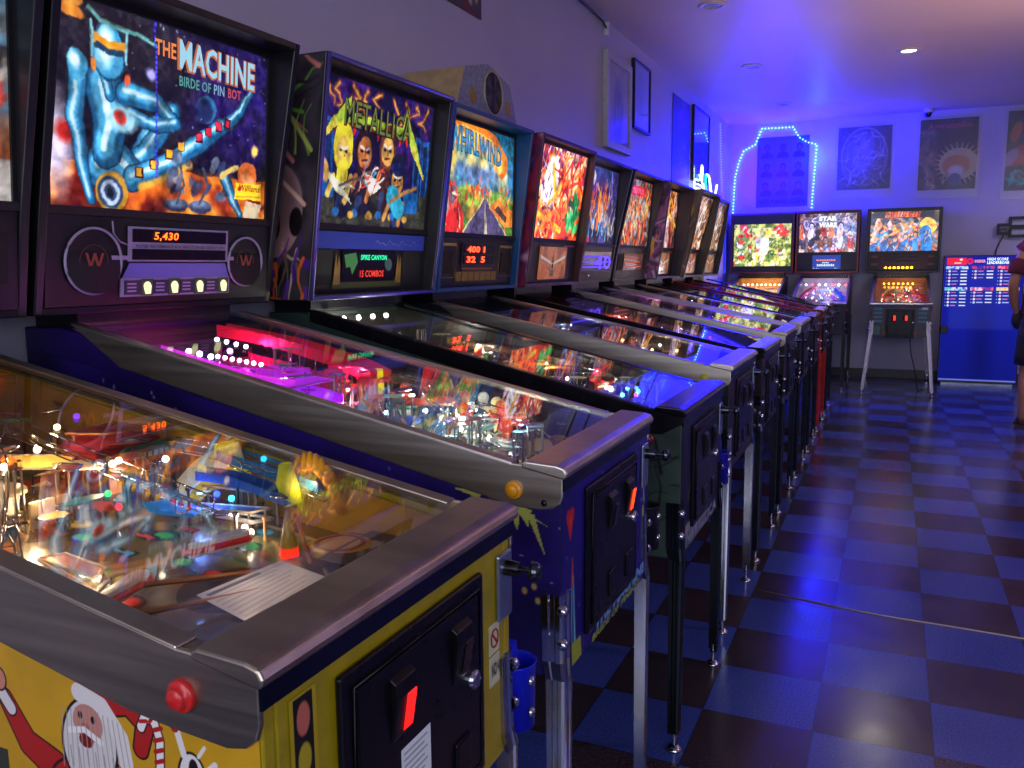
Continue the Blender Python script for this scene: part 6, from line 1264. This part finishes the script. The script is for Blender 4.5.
# ---- worn metal seam on the floor of the aisle
sm = MB(); P_ = [(-.30, 1.0), (.10, .93), (.40, .915), (.80, .90), (1.3, .93)]
sm.tube([(x, y, .0015) for x, y in smooth_path(P_, 5)], .0028, 6); so = sm.build('floor_strip', M_steel2); tag(so, 'thin worn metal strip across the checkered floor tiles', 'floor strip')

# ---- standing person, cut by the right edge
def skin_body(name, pts, edges, rad, m, parent=None, lv=2, rootv=0):
    me = bpy.data.meshes.new(name); me.from_pydata(pts, edges, []); me.update(); me.materials.append(m)
    o = bpy.data.objects.new(name, me); COL.objects.link(o)
    k = o.modifiers.new('skin', 'SKIN'); k.use_smooth_shade = True
    for i, r in enumerate(rad):
        v = me.skin_vertices[0].data[i]; v.radius = (r, r) if not isinstance(r, tuple) else r; v.use_root = (i == rootv)
    s_ = o.modifiers.new('sub', 'SUBSURF'); s_.levels = lv; s_.render_levels = lv
    if parent: o.parent = parent
    return o
PR = root('person', 'person in a maroon t-shirt and dark shorts with hand in pocket, seen from behind', 'person', (1.245, 5.25, 0), radians(-8))
sk = mat('skin', 'a87860', .5, var=.06, scale=8); shm = mat('maroon_cotton', '5c1c34', .85, var=.12, scale=40); stm = mat('charcoal_cotton', '24242c', .85, var=.12, scale=40)
P_, E_, Q_ = [], [], []
def J(p, r, par=None):
    P_.append(p); Q_.append(r)
    if par is not None: E_.append((par, len(P_)-1))
    return len(P_)-1
pel = J((0, 0, .95), (.15, .11)); sp1 = J((0, .01, 1.12), (.14, .10), pel); ch_ = J((0, .0, 1.32), (.16, .11), sp1); nk0 = J((0, -.01, 1.46), (.08, .07), ch_); nk = J((0, .01, 1.53), .052, nk0); hd0 = J((0, .025, 1.60), (.066, .078), nk); hd1 = J((0, .03, 1.68), (.075, .092), hd0); hd2 = J((0, .02, 1.745), (.05, .06), hd1)
ends = {}
for sx in (-1, 1):
    sh = J((sx*.17, -.01, 1.41), .062, ch_); ua = J((sx*.215, -.03, 1.27), .048, sh); el = J((sx*.245, -.05, 1.13), .040, ua); fa = J((sx*.235, -.005, 1.01), .038, el); wr_ = J((sx*.215, .03, .915), (.027, .023), fa); pm = J((sx*.205, .045, .865), (.036, .018), wr_); ends[sx] = (sx*.205, .045, .865)
    hp = J((sx*.09, 0, .86), .095, pel); kn = J((sx*.115, .02, .50), .056, hp); cf = J((sx*.118, -.02, .34), .054, kn); an = J((sx*.12, -.03, .095), .036, cf); ft = J((sx*.125, .05, .045), (.038, .03), an); te = J((sx*.13, .14, .03), (.035, .02), ft)
skin_body('body', P_, E_, Q_, sk, PR)
for sx in (-1, 1):
    x, y, z = ends[sx]
    for i in range(4):
        L_ = (.062, .072, .068, .052)[i]; yy = y+.027-.018*i
        skin_body('finger', [(x-.002*sx, yy, z-.02), (x-.006*sx, yy+.002, z-.02-L_*.55), (x-.022*sx, yy+.004, z-.02-L_)], [(0, 1), (1, 2)], [.009, .0085, .007], sk, PR, 1)
    skin_body('thumb', [(x, y+.03, z+.02), (x-.012*sx, y+.052, z-.008), (x-.018*sx, y+.056, z-.036)], [(0, 1), (1, 2)], [.011, .010, .008], sk, PR, 1)
# shirt: lathe-like loft over the torso with sleeves
def loft(rings, n=28, closed_top=False):
    m = MB(); vs = []
    for (cx, cy, z, rx, ry) in rings: vs += [(cx+rx*cos(2*pi*i/n)*(abs(cos(2*pi*i/n))**-.12 if abs(cos(2*pi*i/n)) > .02 else 1), cy+ry*sin(2*pi*i/n), z) for i in range(n)]
    fs = [(k*n+i, k*n+(i+1) % n, (k+1)*n+(i+1) % n, (k+1)*n+i) for k in range(len(rings)-1) for i in range(n)]
    m.add(vs, fs, True); return m
sh_ = loft([(0, 0, .90, .185, .135), (0, 0, .96, .182, .135), (0, .005, 1.10, .172, .128), (0, 0, 1.25, .185, .128), (0, -.005, 1.36, .195, .122), (0, -.01, 1.43, .165, .10), (0, -.01, 1.475, .10, .078), (0, 0, 1.50, .070, .066)])
for sx in (-1, 1):
    a = [(sx*.14, -.01, 1.425, .070), (sx*.185, -.015, 1.38, .074), (sx*.212, -.025, 1.31, .070), (sx*.225, -.035, 1.22, .066), (sx*.228, -.036, 1.205, .062)]
    sh_.tube([q[:3] for q in a], [q[3] for q in a], 16)
sh_.build('t_shirt', shm, PR)
st_ = loft([(0, 0, .93, .165, .125), (0, 0, .86, .18, .135), (0, 0, .80, .185, .135)])
for sx in (-1, 1):
    a = [(sx*.085, 0, .84, .098), (sx*.10, .005, .70, .098), (sx*.112, .01, .58, .094), (sx*.115, .012, .50, .092)]; st_.tube([q[:3] for q in a], [q[3] for q in a], 20)
    st_.sphere((sx*.195, .045, .85), .052, 12, 8, 1.5)
st_.build('shorts', stm, PR)
hr = MB().sphere((0, .0, 1.70), .102, 20, 12, 1.05); hr.build('hair', mat('dark_hair', '1c1410', .7, var=.3, scale=80), PR)
fc = MB(); fc.lathe([(.012, 0), (.009, .02), (.0001, .028)], (0, .105, 1.655), (0, 1, -.3), 10)
for sx in (-1, 1): fc.sphere((sx*.085, .02, 1.665), .022, 8, 6, 1.4)
fc.build('ear_and_nose', sk, PR)
ey = MB()
for sx in (-1, 1): ey.sphere((sx*.03, .108, 1.69), .009, 8, 6)
ey.build('eye', mat('eye_dark', '201410', .2), PR)
MB().tube([(-.02, .112, 1.62), (0, .116, 1.618), (.02, .112, 1.62)], .004, 6).build('mouth', mat('lip', '804840', .5), PR)
for sx in (-1, 1):
    s2 = MB(); s2.add([(sx*.125+x_, y_, z_) for z_ in (.0, .022) for x_, y_ in ((-.042, -.07), (.042, -.07), (.050, .08), (.036, .20), (-.026, .20), (-.046, .08))], [(5, 4, 3, 2, 1, 0), (6, 7, 8, 9, 10, 11)]+[(i, (i+1) % 6, (i+1) % 6+6, i+6) for i in range(6)])
    s2.tube(smooth_path([(sx*.125-.045, .03, .02), (sx*.125-.02, .05, .075), (sx*.125+.02, .05, .075), (sx*.125+.045, .03, .02)], 4), .012, 8); s2.tube(smooth_path([(sx*.125-.04, .12, .02), (sx*.125, .12, .055), (sx*.125+.04, .12, .02)], 4), .012, 8)
    s2.build('sandal', mat('sandal_brown', '38241c', .6), PR)
